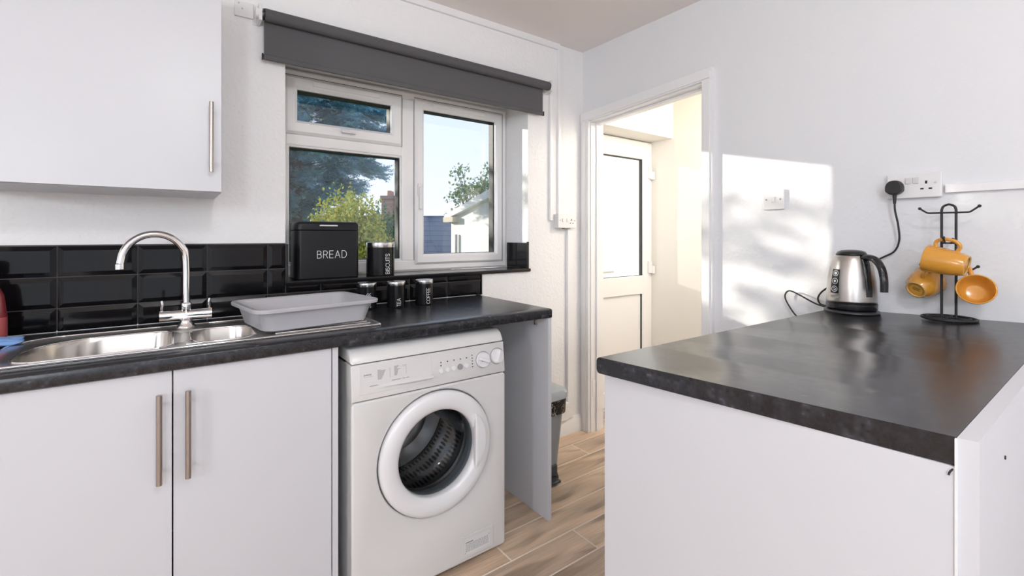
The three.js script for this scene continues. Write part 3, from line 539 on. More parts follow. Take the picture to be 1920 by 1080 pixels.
  for (let k = 0; k < 3; k++) part('drum_paddle', [T(new RoundedBoxGeometry(0.05, 0.06, 0.26, 3, 0.02), 0, 0.205, -0.265).rotateZ(k * 2.094 + 0.5).translate(DC[0], DC[1], 0)], std([0.10, 0.10, 0.105], 0.3), w);
  part('tub', L([[0.163, -0.02], [0.18, -0.018], [0.25, -0.09], [0.25, -0.45], [0, -0.45]].reverse()), M.gasket, w);
  // filter flap with instruction label
  const fl = part('filter_flap', [rbx(0.1, 0.238, 0.032, 0.112, 0.0006, 0.0042, 0.0015)], M.white, w);
  part('instruction_label', T(new THREE.PlaneGeometry(0.112, 0.058), 0.167, 0.072, 0.0046), phys([1, 1, 1], 0.35, { map: canvasTex(512, 264, (g, W, Hh) => { g.fillStyle = '#dcdcdc'; g.fillRect(0, 0, W, Hh); g.fillStyle = '#55565c'; g.fillRect(20, 62, 150, 12); g.fillStyle = '#9a9ba1'; for (let i = 0; i < 7; i++) for (let x = 20; x < 470;) { const l = 16 + ((i * 37 + x * 13) % 46); g.fillRect(x, 92 + i * 20, Math.min(l, 480 - x), 9); x += l + 9; } g.fillStyle = '#33343a'; g.beginPath(); g.arc(492, 70, 7, 0, 7); g.fill(); g.beginPath(); g.arc(12, 236, 7, 0, 7); g.fill(); }) }), fl);
  for (const x of [-0.25, 0.25]) for (const z of [-0.06, -0.5]) part('foot', cyl(0.02, 0.022, 0.017, x, 0.0085, z, 20), M.blackMatt, w);
}
// ================================================================ small things on the worktop and sill
// canister: dark enamel body, steel lid, upright lettering; turned so that the word faces the room
function canister(name, label, word, r, h, pos, face, group) {
  const c = thing(name, label, 'canister', pos, group), lid = h * 0.155;
  const b = part('body', lathe([[0, 0], [r - 0.002, 0], [r, 0.002], [r, h - lid], [r - 0.002, h - lid], [0, h - lid]]), M.blackEnamel, c);
  part('lid', lathe([[r - 0.003, h - lid - 0.001], [r + 0.0008, h - lid], [r + 0.0008, h - 0.003], [r - 0.002, h], [r - 0.006, h - 0.0015], [0, h - 0.0015]]), std([0.62, 0.61, 0.6], 0.2, 1), c);
  const cap = r > 0.05 ? 0.0205 : 0.0165, tw = cap * 0.75, th = (h - lid) * 0.96, ang = 2 * tw / r, px = 512 / th;
  const tex = canvasTex(Math.round(2 * tw * px), 512, (g, W, Hh) => {
    g.fillStyle = '#191919'; g.fillRect(0, 0, W, Hh); g.save(); g.translate(0, Hh); g.rotate(-Math.PI / 2);   // text runs upward
    const hh = cap * px; g.lineWidth = hh * 0.1; g.strokeStyle = '#eeeef0';
    strokes(g, word, 0.006 * px, W * 0.5 - hh * 0.5, hh, 0.16); g.restore();
  });
  const p = part('lettering', new THREE.CylinderGeometry(r + 0.0004, r + 0.0004, th, 16, 1, true, -ang / 2, ang).translate(0, (h - lid) * 0.5, 0).rotateY(face), phys([1, 1, 1], 0.13, { map: tex, specularIntensity: 0.5 }), b, 'thin white upright lettering ' + word);
  return c;
}
const G_CAN = 'black kitchen canisters';
canister('biscuit_canister', 'large black biscuits canister with steel lid on the window sill', 'BISCUITS', 0.066, 0.158, [-1.287, 1.0312, -0.082], 0.17, G_CAN);
canister('sugar_canister', 'black canister with steel lid half hidden behind the grey tub', 'SUGAR', 0.041, 0.113, [-1.423, WT, 0.118], -0.11, G_CAN);
canister('tea_canister', 'black tea canister with steel lid, middle of the row on the worktop', 'TEA', 0.040, 0.114, [-1.303, WT, 0.150], -0.08, G_CAN);
canister('coffee_canister', 'black coffee canister with steel lid, nearest the tile edge on the worktop', 'COFFEE', 0.040, 0.114, [-1.168, WT, 0.150], 0.04, G_CAN);
{
  const b = thing('bread_bin', 'tall black bread bin with hinged lid on the window sill', 'bread bin', [-1.536, 1.0312, -0.11]);
  const o = (i, y, r = 0.02, n = 6) => { const p = [], hw = 0.134 - i, hd = 0.070 - i; r = Math.max(0.003, r - i); for (const [sx, sz, a] of [[1, -1, -90], [1, 1, 0], [-1, 1, 90], [-1, -1, 180]]) for (let k = 0; k <= n; k++) { const q = (a + 90 * k / n) * Math.PI / 180; p.push([sx * (hw - r) + r * Math.cos(q), y, sz * (hd - r) + r * Math.sin(q)]); } return p.reverse(); };
  part('body', skin([o(0.003, 0), o(0, 0.003), o(0, 0.2105), o(0.003, 0.213)], { capStart: true, capEnd: true }), M.binSatin, b);
  const lid = part('lid', skin([o(0.003, 0.2135), o(0, 0.2155), o(0, 0.236), o(0.0015, 0.242), o(0.005, 0.2475), o(0.010, 0.2505), o(0.018, 0.252)], { capStart: true, capEnd: true }), M.binSatin, b);
  part('lid_handle', [rbx(-0.042, 0.034, 0.2300, 0.2370, 0.067, 0.081, 0.002)], std([0.80, 0.80, 0.81], 0.25, 0.6), lid, 'small bright metal lid handle');
  const tex = canvasTex(512, 160, (g, W, Hh) => { g.fillStyle = '#1f2022'; g.fillRect(0, 0, W, Hh); g.strokeStyle = '#e8e8ea'; g.lineWidth = 9; const hh = 108, wd = wordWidth('BREAD', 0.26) * hh; strokes(g, 'BREAD', (W - wd) / 2, 26, hh, 0.26); });
  part('lettering', T(new THREE.PlaneGeometry(0.15, 0.047), 0.012, 0.106, 0.0704), phys([1, 1, 1], 0.32, { map: tex, specularIntensity: 0.55 }), b, 'thin white lettering BREAD');
}
{
  const s = thing('soap_bottle', 'red soap bottle with dark cap behind the sink at the left edge', 'bottle', [-2.545, WT, 0.105]); s.scale.setScalar(1.25);
  part('body', lathe([[0, 0], [0.036, 0], [0.040, 0.005], [0.041, 0.06], [0.036, 0.11], [0.024, 0.14], [0.012, 0.150], [0.012, 0.156], [0, 0.156]]).scale(1, 1, 0.7), phys([0.24, 0.025, 0.035], 0.1, { clearcoat: 0.6 }), s);
  part('cap', lathe([[0, 0.154], [0.0155, 0.154], [0.0155, 0.18], [0.011, 0.186], [0, 0.187]]), M.blackPlastic, s);
  part('label', T(new THREE.CylinderGeometry(0.0412, 0.0412, 0.045, 32, 1, true).scale(1, 1, 0.71), 0, 0.037, 0), std([0.48, 0.10, 0.10], 0.35), s);
}
{
  const s = thing('dish_cloth', 'folded blue cloth lying beside the sink at the left edge', 'cloth', [-2.495, WT + 0.004, 0.188]);
  const ring_ = (w, d, y, ph) => Array.from({ length: 28 }, (_, i) => { const a = -i / 28 * Math.PI * 2, k = 1 + 0.06 * Math.sin(3 * a + ph); return [w * k * Math.sign(Math.cos(a)) * Math.pow(Math.abs(Math.cos(a)), 0.6), y + 0.0015 * Math.sin(4 * a + ph), d * k * Math.sign(Math.sin(a)) * Math.pow(Math.abs(Math.sin(a)), 0.6)]; });
  part('folds', skin([ring_(0.045, 0.03, 0.0025, 0), ring_(0.05, 0.034, 0.006, 0.4), ring_(0.049, 0.033, 0.010, 0.8), ring_(0.046, 0.031, 0.012, 1), ring_(0.048, 0.032, 0.0155, 1.6), ring_(0.042, 0.027, 0.019, 2), ring_(0.02, 0.012, 0.020, 2)], { capStart: true, capEnd: true }), std([0.20, 0.36, 0.68], 0.85), s);
}
// ---------------------------------------------------------------- pedal bin in the corner
{
  const b = thing('pedal_bin', 'grey pedal bin with black patterned liner beside the end panel', 'bin', [-0.625, 0, 0.27]);
  const o = (hw, hd, y, r = 0.05, n = 6) => { const p = []; for (const [sx, sz, a] of [[1, -1, -90], [1, 1, 0], [-1, 1, 90], [-1, -1, 180]]) for (let i = 0; i <= n; i++) { const q = (a + 90 * i / n) * Math.PI / 180; p.push([sx * (hw - r) + r * Math.cos(q), y, sz * (hd - r) + r * Math.sin(q)]); } return p.reverse(); };
  part('body', skin([o(0.095, 0.095, 0.012), o(0.098, 0.098, 0.03), o(0.128, 0.122, 0.40)], { capStart: true, capEnd: true }), M.binGrey, b);
  const lt = canvasTex(256, 128, (g, W, Hh) => { g.fillStyle = '#141312'; g.fillRect(0, 0, W, Hh); seed = 99; for (let i = 0; i < 70; i++) { g.strokeStyle = ['#8f8878', '#c9c2ae', '#5d584e'][i % 3]; g.lineWidth = 2 + rnd() * 3; g.beginPath(); g.arc(rnd() * W, rnd() * Hh, 4 + rnd() * 9, rnd() * 6, rnd() * 6 + 2); g.stroke(); } });
  lt.wrapS = lt.wrapT = THREE.RepeatWrapping; lt.repeat.set(8, 10);
  part('bin_liner', skin([o(0.127, 0.121, 0.335), o(0.134, 0.128, 0.338), o(0.137, 0.131, 0.41), o(0.13, 0.125, 0.414)]), phys([1, 1, 1], 0.25, { map: lt }), b, 'black patterned bin bag folded over the rim');
  part('lid', skin([o(0.135, 0.13, 0.408), o(0.14, 0.135, 0.412), o(0.14, 0.135, 0.440), o(0.132, 0.127, 0.452), o(0.06, 0.055, 0.470), o(0.02, 0.02, 0.472)], { capStart: true, capEnd: true }), M.binLid, b);
  part('base', skin([o(0.105, 0.105, 0.0), o(0.108, 0.108, 0.004), o(0.104, 0.104, 0.022), o(0.097, 0.097, 0.024)], { capStart: true, capEnd: true }), M.blackPlastic, b);
  part('pedal', [rbx(-0.045, 0.06, 0.012, 0.026, 0.09, 0.150, 0.006), rbx(0.0, 0.075, 0.024, 0.085, 0.088, 0.108, 0.01)], std([0.05, 0.055, 0.065], 0.4), b, 'dark grey foot pedal');
}
// ---------------------------------------------------------------- roller blind
{
  const b = thing('roller_blind', 'dark grey roller blind rolled up above the window', 'blind', [-1.07, 1.92, 0.048]);
  part('roll', cyl(0.024, 0.024, 1.472, 0, 0, 0, 40).rotateZ(Math.PI / 2).translate(0, 0.171, 0.004), M.blindFab, b);
  const f = part('fabric', rbx(-0.735, 0.712, 0.0, 0.185, -0.0165, -0.0150, 0.0006, 1), M.blindFab, b);
  part('bottom_bar', rbx(-0.738, 0.714, 0.0, 0.022, -0.021, -0.0105, 0.004), M.blindFab, f);
  for (const x of [-0.7405, 0.7165]) part('bar_end_cap', rbx(x - 0.003, x + 0.003, -0.001, 0.024, -0.023, -0.009, 0.002, 1), M.blackPlastic, f);
  for (const x of [-0.739, 0.739]) part('end_plug', cyl(0.0225, 0.0225, 0.006, 0, 0, 0, 32).rotateZ(Math.PI / 2).translate(x, 0.171, 0.004), M.blackPlastic, b);
  for (const s of [-1, 1]) part('bracket', [rbx(s * 0.752 - 0.006, s * 0.752 + 0.006, 0.140, 0.205, -0.047, 0.022, 0.002, 1), rbx(s * 0.752 - (s < 0 ? 0.02 : 0.006), s * 0.752 + (s < 0 ? 0.006 : 0.02), 0.14, 0.205, -0.048, -0.044, 0.001, 1), cyl(0.008, 0.008, 0.014, 0, 0, 0, 16).rotateZ(Math.PI / 2).translate(s * 0.744, 0.171, 0.004)], M.whitePlastic, b);
  part('chain_clutch', cyl(0.021, 0.021, 0.012, 0, 0, 0, 28).rotateZ(Math.PI / 2).translate(-0.763, 0.171, 0.002), M.whitePlastic, b);
}
{
  const p = thing('cover_plate', 'small white blank wall plate left of the blind bracket', 'wall plate', [-1.866, 2.108, 0]);
  part('plate', rbx(-0.038, 0.028, -0.028, 0.032, 0, 0.010, 0.003), M.whitePlastic, p);
  for (const [x, y] of [[-0.024, 0.022], [-0.012, 0.003]]) part('screw', cyl(0.003, 0.003, 0.002, 0, 0, 0, 12).rotateX(Math.PI / 2).translate(x, y, 0.0105), M.carcass, p);
}
// ================================================================ peninsula
const PY = (z) => 0.9335 + (z - 1.35) * 0.036;   // its top runs slightly out of level
{
  const p = thing('peninsula_unit', 'white peninsula unit standing against the right-hand wall', 'unit');
  const zL = 1.347, zR = 1.957;
  const tilt = (g, drop) => { const a = g.attributes.position; for (let i = 0; i < a.count; i++) if (a.getY(i) > 0.5) a.setY(i, PY(a.getZ(i)) - drop); g.computeVertexNormals(); return g; };
  part('end_board', tilt(bx(-1.277, -1.259, 0, 0.9, zL, zR - 0.001), 0.0385), M.board, p);
  part('inner_board', tilt(bx(-1.258, -0.002, 0, 0.9, zL + 0.02, zL + 0.038), 0.0385), M.board, p);
  part('shelf', bx(-1.258, -0.002, 0.45, 0.468, zL + 0.039, zR - 0.001), M.carcass, p);
  const b = part('side_board', tilt(bx(-1.274, -0.002, 0, 0.9, zR, zR + 0.021), 0.0002), M.board, p);
  part('edge_seal', [bx(-1.279, -1.274, 0.0, PY(zR) - 0.001, zR - 0.0015, zR + 0.0008)], M.boardEdge, b);
  for (const [x, y] of [[-1.09, 0.885], [-1.235, 0.66]]) part('screw_hole', cyl(0.003, 0.003, 0.003, 0, 0, 0, 10).rotateX(Math.PI / 2).translate(x, y, zR + 0.021), M.gasket, b);
}
{
  const w = thing('peninsula_worktop', 'dark slate-effect worktop on the peninsula, carrying kettle and mug tree', 'worktop');
  const q = [[-1.291, 1.334], [-1.2735, 1.9565], [-0.001, 1.9565], [-0.001, 1.373]], T0 = 0.038;
  // outline rounded at the left (door side) edge by a profile
  const prof = (s) => { const out = []; const r = 0.009; const A = s[0], B = s[1]; const y = (z) => PY(z); out.push([A, B]); return out; };
  const rings = [];
  for (let k = 0; k <= 24; k++) {
    const t = k / 24, xl = q[0][0] + (q[3][0] - q[0][0]) * t, zl = q[0][1] + (q[3][1] - q[0][1]) * t, xr = q[1][0] + (q[2][0] - q[1][0]) * t, zr_ = q[1][1], r = 0.010, ringp = [];
    const pt = (d, dy) => { const z = zl + d, f = d / (zr_ - zl); ringp.push([xl + (xr - xl) * f, PY(z) + dy, z]); };
    for (let i = 0; i <= 6; i++) { const a = Math.PI / 2 + i * Math.PI / 12; pt(r + r * Math.cos(a), -r + r * Math.sin(a)); }
    for (let i = 0; i <= 6; i++) { const a = Math.PI + i * Math.PI / 12; pt(r + r * Math.cos(a), -T0 + r + r * Math.sin(a)); }
    pt(zr_ - zl, -T0); pt(zr_ - zl, 0);
    rings.push(ringp);
  }
  part('slab', skin(rings, { capStart: true, capEnd: true }), M.worktop, w);
  part('loose_edging', [tube([[-1.275, PY(1.95) - 0.040, 1.9545], [-1.279, PY(1.95) - 0.046, 1.951], [-1.281, PY(1.95) - 0.050, 1.950]], 0.0012, 6, 5)], M.gasket, w, 'tip of loose dark edging strip');
}
// ---------------------------------------------------------------- kettle
{
  const k = thing('kettle', 'brushed steel electric kettle with black handle on the peninsula', 'kettle', [-0.100, PY(1.472) + 0.003, 1.472]);
  part('power_base', lathe([[0, 0], [0.083, 0], [0.0842, 0.004], [0.082, 0.010], [0.06, 0.012], [0, 0.012]]), std([0.035, 0.035, 0.04], 0.35), k);
  part('foot_ring', lathe([[0, 0.013], [0.075, 0.013], [0.0775, 0.018], [0.078, 0.034], [0.0765, 0.036], [0, 0.036]]), M.blackPlastic, k);
  const R = [[0.0768, 0.036], [0.0768, 0.046], [0.0752, 0.085], [0.0715, 0.125], [0.0665, 0.158], [0.060, 0.186], [0.0545, 0.201], [0.0505, 0.2065], [0.048, 0.208]];
  const body = part('body', lathe([[0, 0.036], ...R, [0, 0.208]], 64), M.brushed, k);
  part('lid', lathe([[0, 0.2085], [0.0475, 0.2085], [0.047, 0.213], [0.042, 0.221], [0.03, 0.226], [0.012, 0.228], [0, 0.228]]), M.blackPlastic, k);
  const hd = V(-0.50, 0, 0.866).normalize(), P = (d, y) => [hd.x * d, y, hd.z * d];
  const flat = (pts, w0, w1, th) => {   // handle: swept rounded section
    const c = new THREE.CatmullRomCurve3(pts.map((p) => V(...p))), n = 40, rings = [], side = V(-hd.z, 0, hd.x);
    for (let i = 0; i <= n; i++) { const t = i / n, p = c.getPointAt(t), tg = c.getTangentAt(t), nr = V().crossVectors(side, tg).normalize(), w = w0 + (w1 - w0) * t; rings.push(Array.from({ length: 16 }, (_, j) => { const a = j / 16 * Math.PI * 2; const u = side.clone().multiplyScalar(w * Math.cos(a)).addScaledVector(nr, th * Math.sin(a)); return [p.x + u.x, p.y + u.y, p.z + u.z]; })); }
    return skin(rings, { capStart: true, capEnd: true });
  };
  part('handle', flat([P(0.048, 0.199), P(0.072, 0.203), P(0.100, 0.195), P(0.121, 0.170), P(0.131, 0.132), P(0.132, 0.088)], 0.0150, 0.0120, 0.0105), M.blackPlastic, k);
  part('handle_spine', flat([P(0.054, 0.200), P(0.0625, 0.175), P(0.0695, 0.135), P(0.0738, 0.095), P(0.0748, 0.064)], 0.0150, 0.0115, 0.006), M.blackPlastic, body, 'black strip down the body behind the handle');
  // maker's strip of three round icons
  const tex = canvasTex(128, 384, (g, W, Hh) => {
    g.fillStyle = '#17171a'; g.fillRect(0, 0, W, Hh); g.strokeStyle = '#e9e9e9'; g.fillStyle = '#e9e9e9';
    [64, 190, 316].forEach((y, i) => { g.lineWidth = 8; g.beginPath(); g.arc(64, y, 44, 0, 7); g.stroke(); g.beginPath(); if (i === 0) { g.arc(64, y, 26, 0, 7); g.fill(); } else if (i === 1) { g.moveTo(64, y - 26); g.lineTo(90, y + 4); g.lineTo(76, y + 4); g.lineTo(76, y + 22); g.lineTo(52, y + 22); g.lineTo(52, y + 4); g.lineTo(38, y + 4); g.closePath(); g.fill(); } else { g.lineWidth = 7; g.arc(64, y + 6, 22, 3.6, 6.6); g.stroke(); g.beginPath(); g.moveTo(64, y + 6); g.lineTo(84, y + 16); g.stroke(); g.fillRect(44, y + 16, 40, 7); } });
  });
  const strip = (a0, a1, y0, y1, lift) => { const rad = (y) => { for (let i = 0; i + 1 < R.length; i++) if (y <= R[i + 1][1]) { const t = (y - R[i][1]) / (R[i + 1][1] - R[i][1]); return R[i][0] + (R[i + 1][0] - R[i][0]) * t; } return 0.06; }; const g = new THREE.PlaneGeometry(1, 1, 8, 10), p = g.attributes.position; for (let i = 0; i < p.count; i++) { const a = a0 + (a1 - a0) * (p.getX(i) + 0.5), y = y0 + (y1 - y0) * (p.getY(i) + 0.5), r = rad(y) + lift; p.setXYZ(i, r * Math.sin(a), y, r * Math.cos(a)); } g.computeVertexNormals(); return g; };
  part('icon_strip', strip(-2.20, -1.78, 0.072, 0.158, 0.0005), phys([1, 1, 1], 0.3, { map: tex }), body, 'black strip with three round white icons');
  part('print', strip(-2.20, -1.76, 0.055, 0.064, 0.0005), phys([1, 1, 1], 0.35, { map: canvasTex(128, 48, (g, W, Hh) => { g.fillStyle = '#a9a39e'; g.fillRect(0, 0, W, Hh); g.fillStyle = '#5c5856'; for (let i = 0; i < 7; i++) g.fillRect(8 + i * 16, 6, 11, 12); for (let i = 0; i < 5; i++) g.fillRect(24 + i * 16, 28, 11, 11); }) }), body);
}
// ---------------------------------------------------------------- double socket, plug and kettle lead
const faceX = (g) => g.rotateY(-Math.PI / 2);   // local z -> world -x
{
  const s = thing('double_socket', 'white double wall socket above the mug tree', 'socket', [0, 1.393, 1.630]);
  const tl = 0.012;
  const box = part('back_box', faceX(rbx(-0.073, 0.073, -0.040, 0.041, 0, 0.012, 0.003)), M.whitePlastic, s);
  part('face_plate', faceX(rbx(-0.0745, 0.0745, -0.0415, 0.0425, 0.012, 0.021, 0.004, 3)), M.whitePlastic, s);
  const holes = (cx) => { for (const [x, y, w, h] of [[0, 0.011, 0.006, 0.010], [-0.011, -0.011, 0.009, 0.005], [0.011, -0.011, 0.009, 0.005]]) part('pin_slot', faceX(bx(cx + x - w / 2, cx + x + w / 2, y - h / 2, y + h / 2, 0.0205, 0.0215)), M.gasket, s); };
  holes(0.034);
  for (const x of [-0.014, 0.006]) part('rocker_switch', faceX(rbx(x - 0.008, x + 0.008, 0.008, 0.030, 0.019, 0.025, 0.002)), std([0.66, 0.64, 0.65], 0.4), s);
  part('screw', faceX(cyl(0.0035, 0.0035, 0.002, 0, 0, 0, 14).rotateX(Math.PI / 2).translate(0.058, 0.008, 0.0215)), M.steel, s);
}
{
  const p = thing('kettle_lead', 'black plug and lead from the double socket down behind the kettle', 'cable', [-0.021, 1.39, 1.582]);
  const sh = new THREE.Shape(); sh.moveTo(-0.023, -0.012); sh.quadraticCurveTo(-0.027, 0.012, -0.012, 0.022); sh.quadraticCurveTo(0, 0.026, 0.012, 0.022); sh.quadraticCurveTo(0.027, 0.012, 0.023, -0.012); sh.quadraticCurveTo(0.016, -0.022, 0.006, -0.024); sh.lineTo(-0.006, -0.024); sh.quadraticCurveTo(-0.016, -0.022, -0.023, -0.012);
  part('plug', faceX(new THREE.ExtrudeGeometry(sh, { depth: 0.020, bevelEnabled: true, bevelSize: 0.004, bevelThickness: 0.006, bevelOffset: -0.003, bevelSegments: 3 }).translate(0, 0, 0.0065)), M.blackMatt, p);
  part('strain_relief', faceX(cyl(0.0065, 0.0045, 0.034, 0, -0.039, 0.016, 14)), M.blackMatt, p);
  const W = (x, y, z) => [x + 0.021, y - 1.39, z - 1.582];
  part('cord', tube([W(-0.037, 1.355, 1.582), W(-0.036, 1.31, 1.583), W(-0.03, 1.26, 1.590), W(-0.024, 1.205, 1.592), W(-0.022, 1.165, 1.578), W(-0.02, 1.142, 1.545), W(-0.014, 1.115, 1.50), W(-0.012, 1.06, 1.44), W(-0.014, 1.01, 1.36), W(-0.02, 0.975, 1.335), W(-0.03, 0.951, 1.345), W(-0.045, 0.946, 1.372), W(-0.06, 0.944, 1.392)], 0.0032, 120, 8), M.blackMatt, p);
  part('slack_loop', tube([W(-0.075, 0.945, 1.385), W(-0.05, 0.952, 1.335), W(-0.03, 0.975, 1.275), W(-0.022, 0.990, 1.232), W(-0.02, 0.977, 1.213), W(-0.02, 0.950, 1.214), W(-0.022, 0.90, 1.245), W(-0.022, 0.86, 1.285)], 0.0032, 70, 8), M.blackMatt, p);
}
{
  const t = thing('wall_trunking', 'slim white trunking running right from the double socket', 'trunking', [0, 1.377, 1.71]);
  part('trunking_cover', faceX(rbx(0, 0.75, -0.013, 0.014, 0, 0.014, 0.002)), M.paint, t);
}
{
  const s = thing('light_switch', 'white single wall switch in the sunlit patch beside the doorway', 'switch', [0, 1.376, 1.160]);
  part('back_box', faceX(rbx(-0.040, 0.040, -0.040, 0.040, 0, 0.004, 0.001)), M.whitePlastic, s);
  part('face_plate', faceX(rbx(-0.043, 0.043, -0.043, 0.043, 0.003, 0.012, 0.003, 3)), M.whitePlastic, s);
  part('rocker', faceX(rbx(-0.006, 0.006, -0.012, 0.012, 0.011, 0.016, 0.002)), M.whitePlastic, s);
  for (const x of [-0.029, 0.029]) part('screw', faceX(cyl(0.0033, 0.0033, 0.002, 0, 0, 0, 14).rotateX(Math.PI / 2).translate(x, 0, 0.0124)), M.nickel, s);
}
{
  const s = thing('corner_socket', 'white surface-mounted socket on the trunking beside the doorway', 'socket', [-0.175, 1.308, 0]);
  part('back_box', rbx(-0.070, 0.070, -0.040, 0.042, 0, 0.036, 0.003), M.whitePlastic, s);
  part('face_plate', rbx(-0.073, 0.073, -0.042, 0.044, 0.036, 0.046, 0.004, 3), M.whitePlastic, s);
  for (const [x, y, w, h] of [[0.034, 0.008, 0.006, 0.010], [0.024, -0.012, 0.008, 0.005], [0.046, -0.012, 0.008, 0.005]]) part('pin_slot', bx(x - w / 2, x + w / 2, y - h / 2, y + h / 2, 0.0455, 0.0465), M.gasket, s);
  for (const x of [-0.036, 0.0]) part('rocker_switch', rbx(x - 0.007, x + 0.007, -0.004, 0.016, 0.045, 0.051, 0.002), M.whitePlastic, s);
  for (const x of [-0.058, 0.06]) part('screw', cyl(0.0033, 0.0033, 0.002, 0, 0, 0, 14).rotateX(Math.PI / 2).translate(x, 0.004, 0.0465), M.nickel, s);
  part('cable_entry', cyl(0.010, 0.010, 0.008, -0.01, -0.043, 0.022, 16), M.gasket, s);
}
// ---------------------------------------------------------------- mug tree and mugs
const TREE = V(-0.085, PY(1.733) + 0.001, 1.733);
{
  const t = thing('mug_tree', 'black wire mug tree holding three mugs on the peninsula', 'mug tree', [TREE.x, TREE.y, TREE.z]);
  const ringAt = (r, y, wr) => T(new THREE.TorusGeometry(r, wr, 8, 56).rotateX(Math.PI / 2), 0, y, 0);
  part('base', [ringAt(0.066, 0.006, 0.0042), ringAt(0.052, 0.008, 0.0032), tube([[0, 0.007, -0.065], [0, 0.009, 0], [0, 0.007, 0.065]], 0.0032, 12, 8), tube([[-0.065, 0.007, 0], [0, 0.008, 0], [0.065, 0.007, 0]], 0.0032, 12, 8)], M.blackMatt, t);
  const s = 0.0172; part('post', tube([[0, 0.008, -s], [0, 0.1, -s], [0, 0.2, -s], [0, 0.33, -s], [0, 0.355, -s], [0, 0.367, -s * 0.75], [0, 0.373, 0], [0, 0.367, s * 0.75], [0, 0.355, s], [0, 0.33, s], [0, 0.2, s], [0, 0.1, s], [0, 0.008, s]], 0.0036, 140, 10, false, 0.3), M.blackMatt, t);
  const arm = (pts) => part('arm', [tube(pts, 0.0028, 48, 8, false, 0.2), ball(0.0048, ...pts[0]), ball(0.0048, ...pts[pts.length - 1])], M.blackMatt, t);
  arm([[-0.004, 0.362, -0.071], [-0.004, 0.349, -0.055], [-0.004, 0.346, -0.045], [-0.004, 0.346, 0.045], [-0.004, 0.349, 0.053], [-0.004, 0.364, 0.071]]);
  arm([[-0.006, 0.176, -0.068], [-0.006, 0.160, -0.048], [-0.006, 0.156, -0.038], [-0.006, 0.156, 0.038], [-0.006, 0.160, 0.048], [-0.006, 0.176, 0.068]]);
  arm([[-0.072, 0.266, 0], [-0.052, 0.251, 0], [-0.042, 0.248, 0], [0.03, 0.248, 0], [0.040, 0.251, 0], [0.052, 0.260, 0]]);
  part('cross_bar', tube([[-0.004, 0.248, -s], [-0.004, 0.248, s]], 0.0028, 4, 8), M.blackMatt, t);
}
// mug: axis up, rim at the top, handle toward +x, origin at the handle's inner top
function mug(label, rim, foot, h, bulge) {
  const m = thing('mug', label, 'mug', [0, 0, 0], 'orange mugs on the mug tree'), w = 0.0036;
  const inner = new THREE.Group();
  const out = [[0, 0.004], [foot - 0.004, 0.004], [foot - 0.003, 0], [foot, 0.001], [foot + 0.001, 0.006], [foot + (rim - foot) * bulge, h * 0.28], [foot + (rim - foot) * (0.5 + bulge * 0.5), h * 0.55], [rim - 0.001, h * 0.85], [rim, h - 0.002], [rim - 0.002, h], [rim - w, h - 0.002], [rim - w - 0.001, h * 0.85], [foot + (rim - foot) * (0.5 + bulge * 0.5) - w, h * 0.55], [foot + (rim - foot) * bulge - w, h * 0.3], [foot - 0.002, 0.012], [foot * 0.7, 0.009], [0, 0.009]];
  const b = part('body', lathe(out, 56), M.mug, m);
  part('foot_ring', lathe([[foot - 0.0055, 0.003], [foot - 0.005, -0.0006], [foot - 0.001, -0.0006], [foot - 0.0002, 0.002]], 48), M.mugFoot, b, 'pale unglazed foot ring');
  const r0 = foot + (rim - foot) * (0.5 + bulge * 0.5), hx = rim + 0.024;
  const hp = [[r0 - 0.004, h * 0.30, 0], [hx - 0.012, h * 0.26, 0], [hx, h * 0.38, 0], [hx + 0.003, h * 0.55, 0], [hx, h * 0.72, 0], [hx - 0.012, h * 0.84, 0], [rim - 0.004, h * 0.80, 0]];
  part('handle', tube(hp, 0.0054, 40, 12), M.mug, m);
  m.userData.hang = V(hx - 0.004, h * 0.55, 0); return m;
}
function hang(m, axis, up, at) {   // axis: where the rim looks; up: where the handle points; at: point of the arm under the handle
  const Y = V(...axis).normalize(), X = V(...up); X.addScaledVector(Y, -X.dot(Y)).normalize(); const Z = V().crossVectors(X, Y);
  m.quaternion.setFromRotationMatrix(new THREE.Matrix4().makeBasis(X, Y, Z));
  const hp = m.userData.hang; delete m.userData.hang; m.position.set(...at).sub(hp.clone().applyQuaternion(m.quaternion));
}
{
  const a = mug('orange mug hanging sideways at the front of the mug tree', 0.044, 0.032, 0.102, 0.6);
  hang(a, [0.05, 0.22, -1], [-0.12, 1, 0.2], [TREE.x - 0.052, TREE.y + 0.2525, TREE.z + 0.009]);
  const b = mug('orange mug on the left arm with its foot facing the room', 0.049, 0.030, 0.074, 0.6);
  hang(b, [0.80, 0.42, 0.30], [-0.28, 1, 0.40], [TREE.x - 0.006, TREE.y + 0.163, TREE.z - 0.050]);
  const c = mug('orange mug on the right arm with its open rim facing the room', 0.046, 0.028, 0.066, 0.6);
  hang(c, [-0.88, 0.28, 0.15], [0.3, 1, -0.26], [TREE.x - 0.006, TREE.y + 0.163, TREE.z + 0.050]);
  part('maker_mark', new THREE.CircleGeometry(0.019, 24).rotateX(Math.PI / 2).translate(0, 0.0036, 0), phys([1, 1, 1], 0.4, { map: canvasTex(128, 128, (g, W, Hh) => { g.fillStyle = '#dca54a'; g.fillRect(0, 0, W, Hh); g.fillStyle = '#5d3a12'; [[52, 30], [66, 24], [80, 34]].forEach(([x, y], i) => { for (let k = 0; k < 6; k++) g.fillRect(x, y + k * 12, 8, 9); }); }) }), b.children[0]);
}
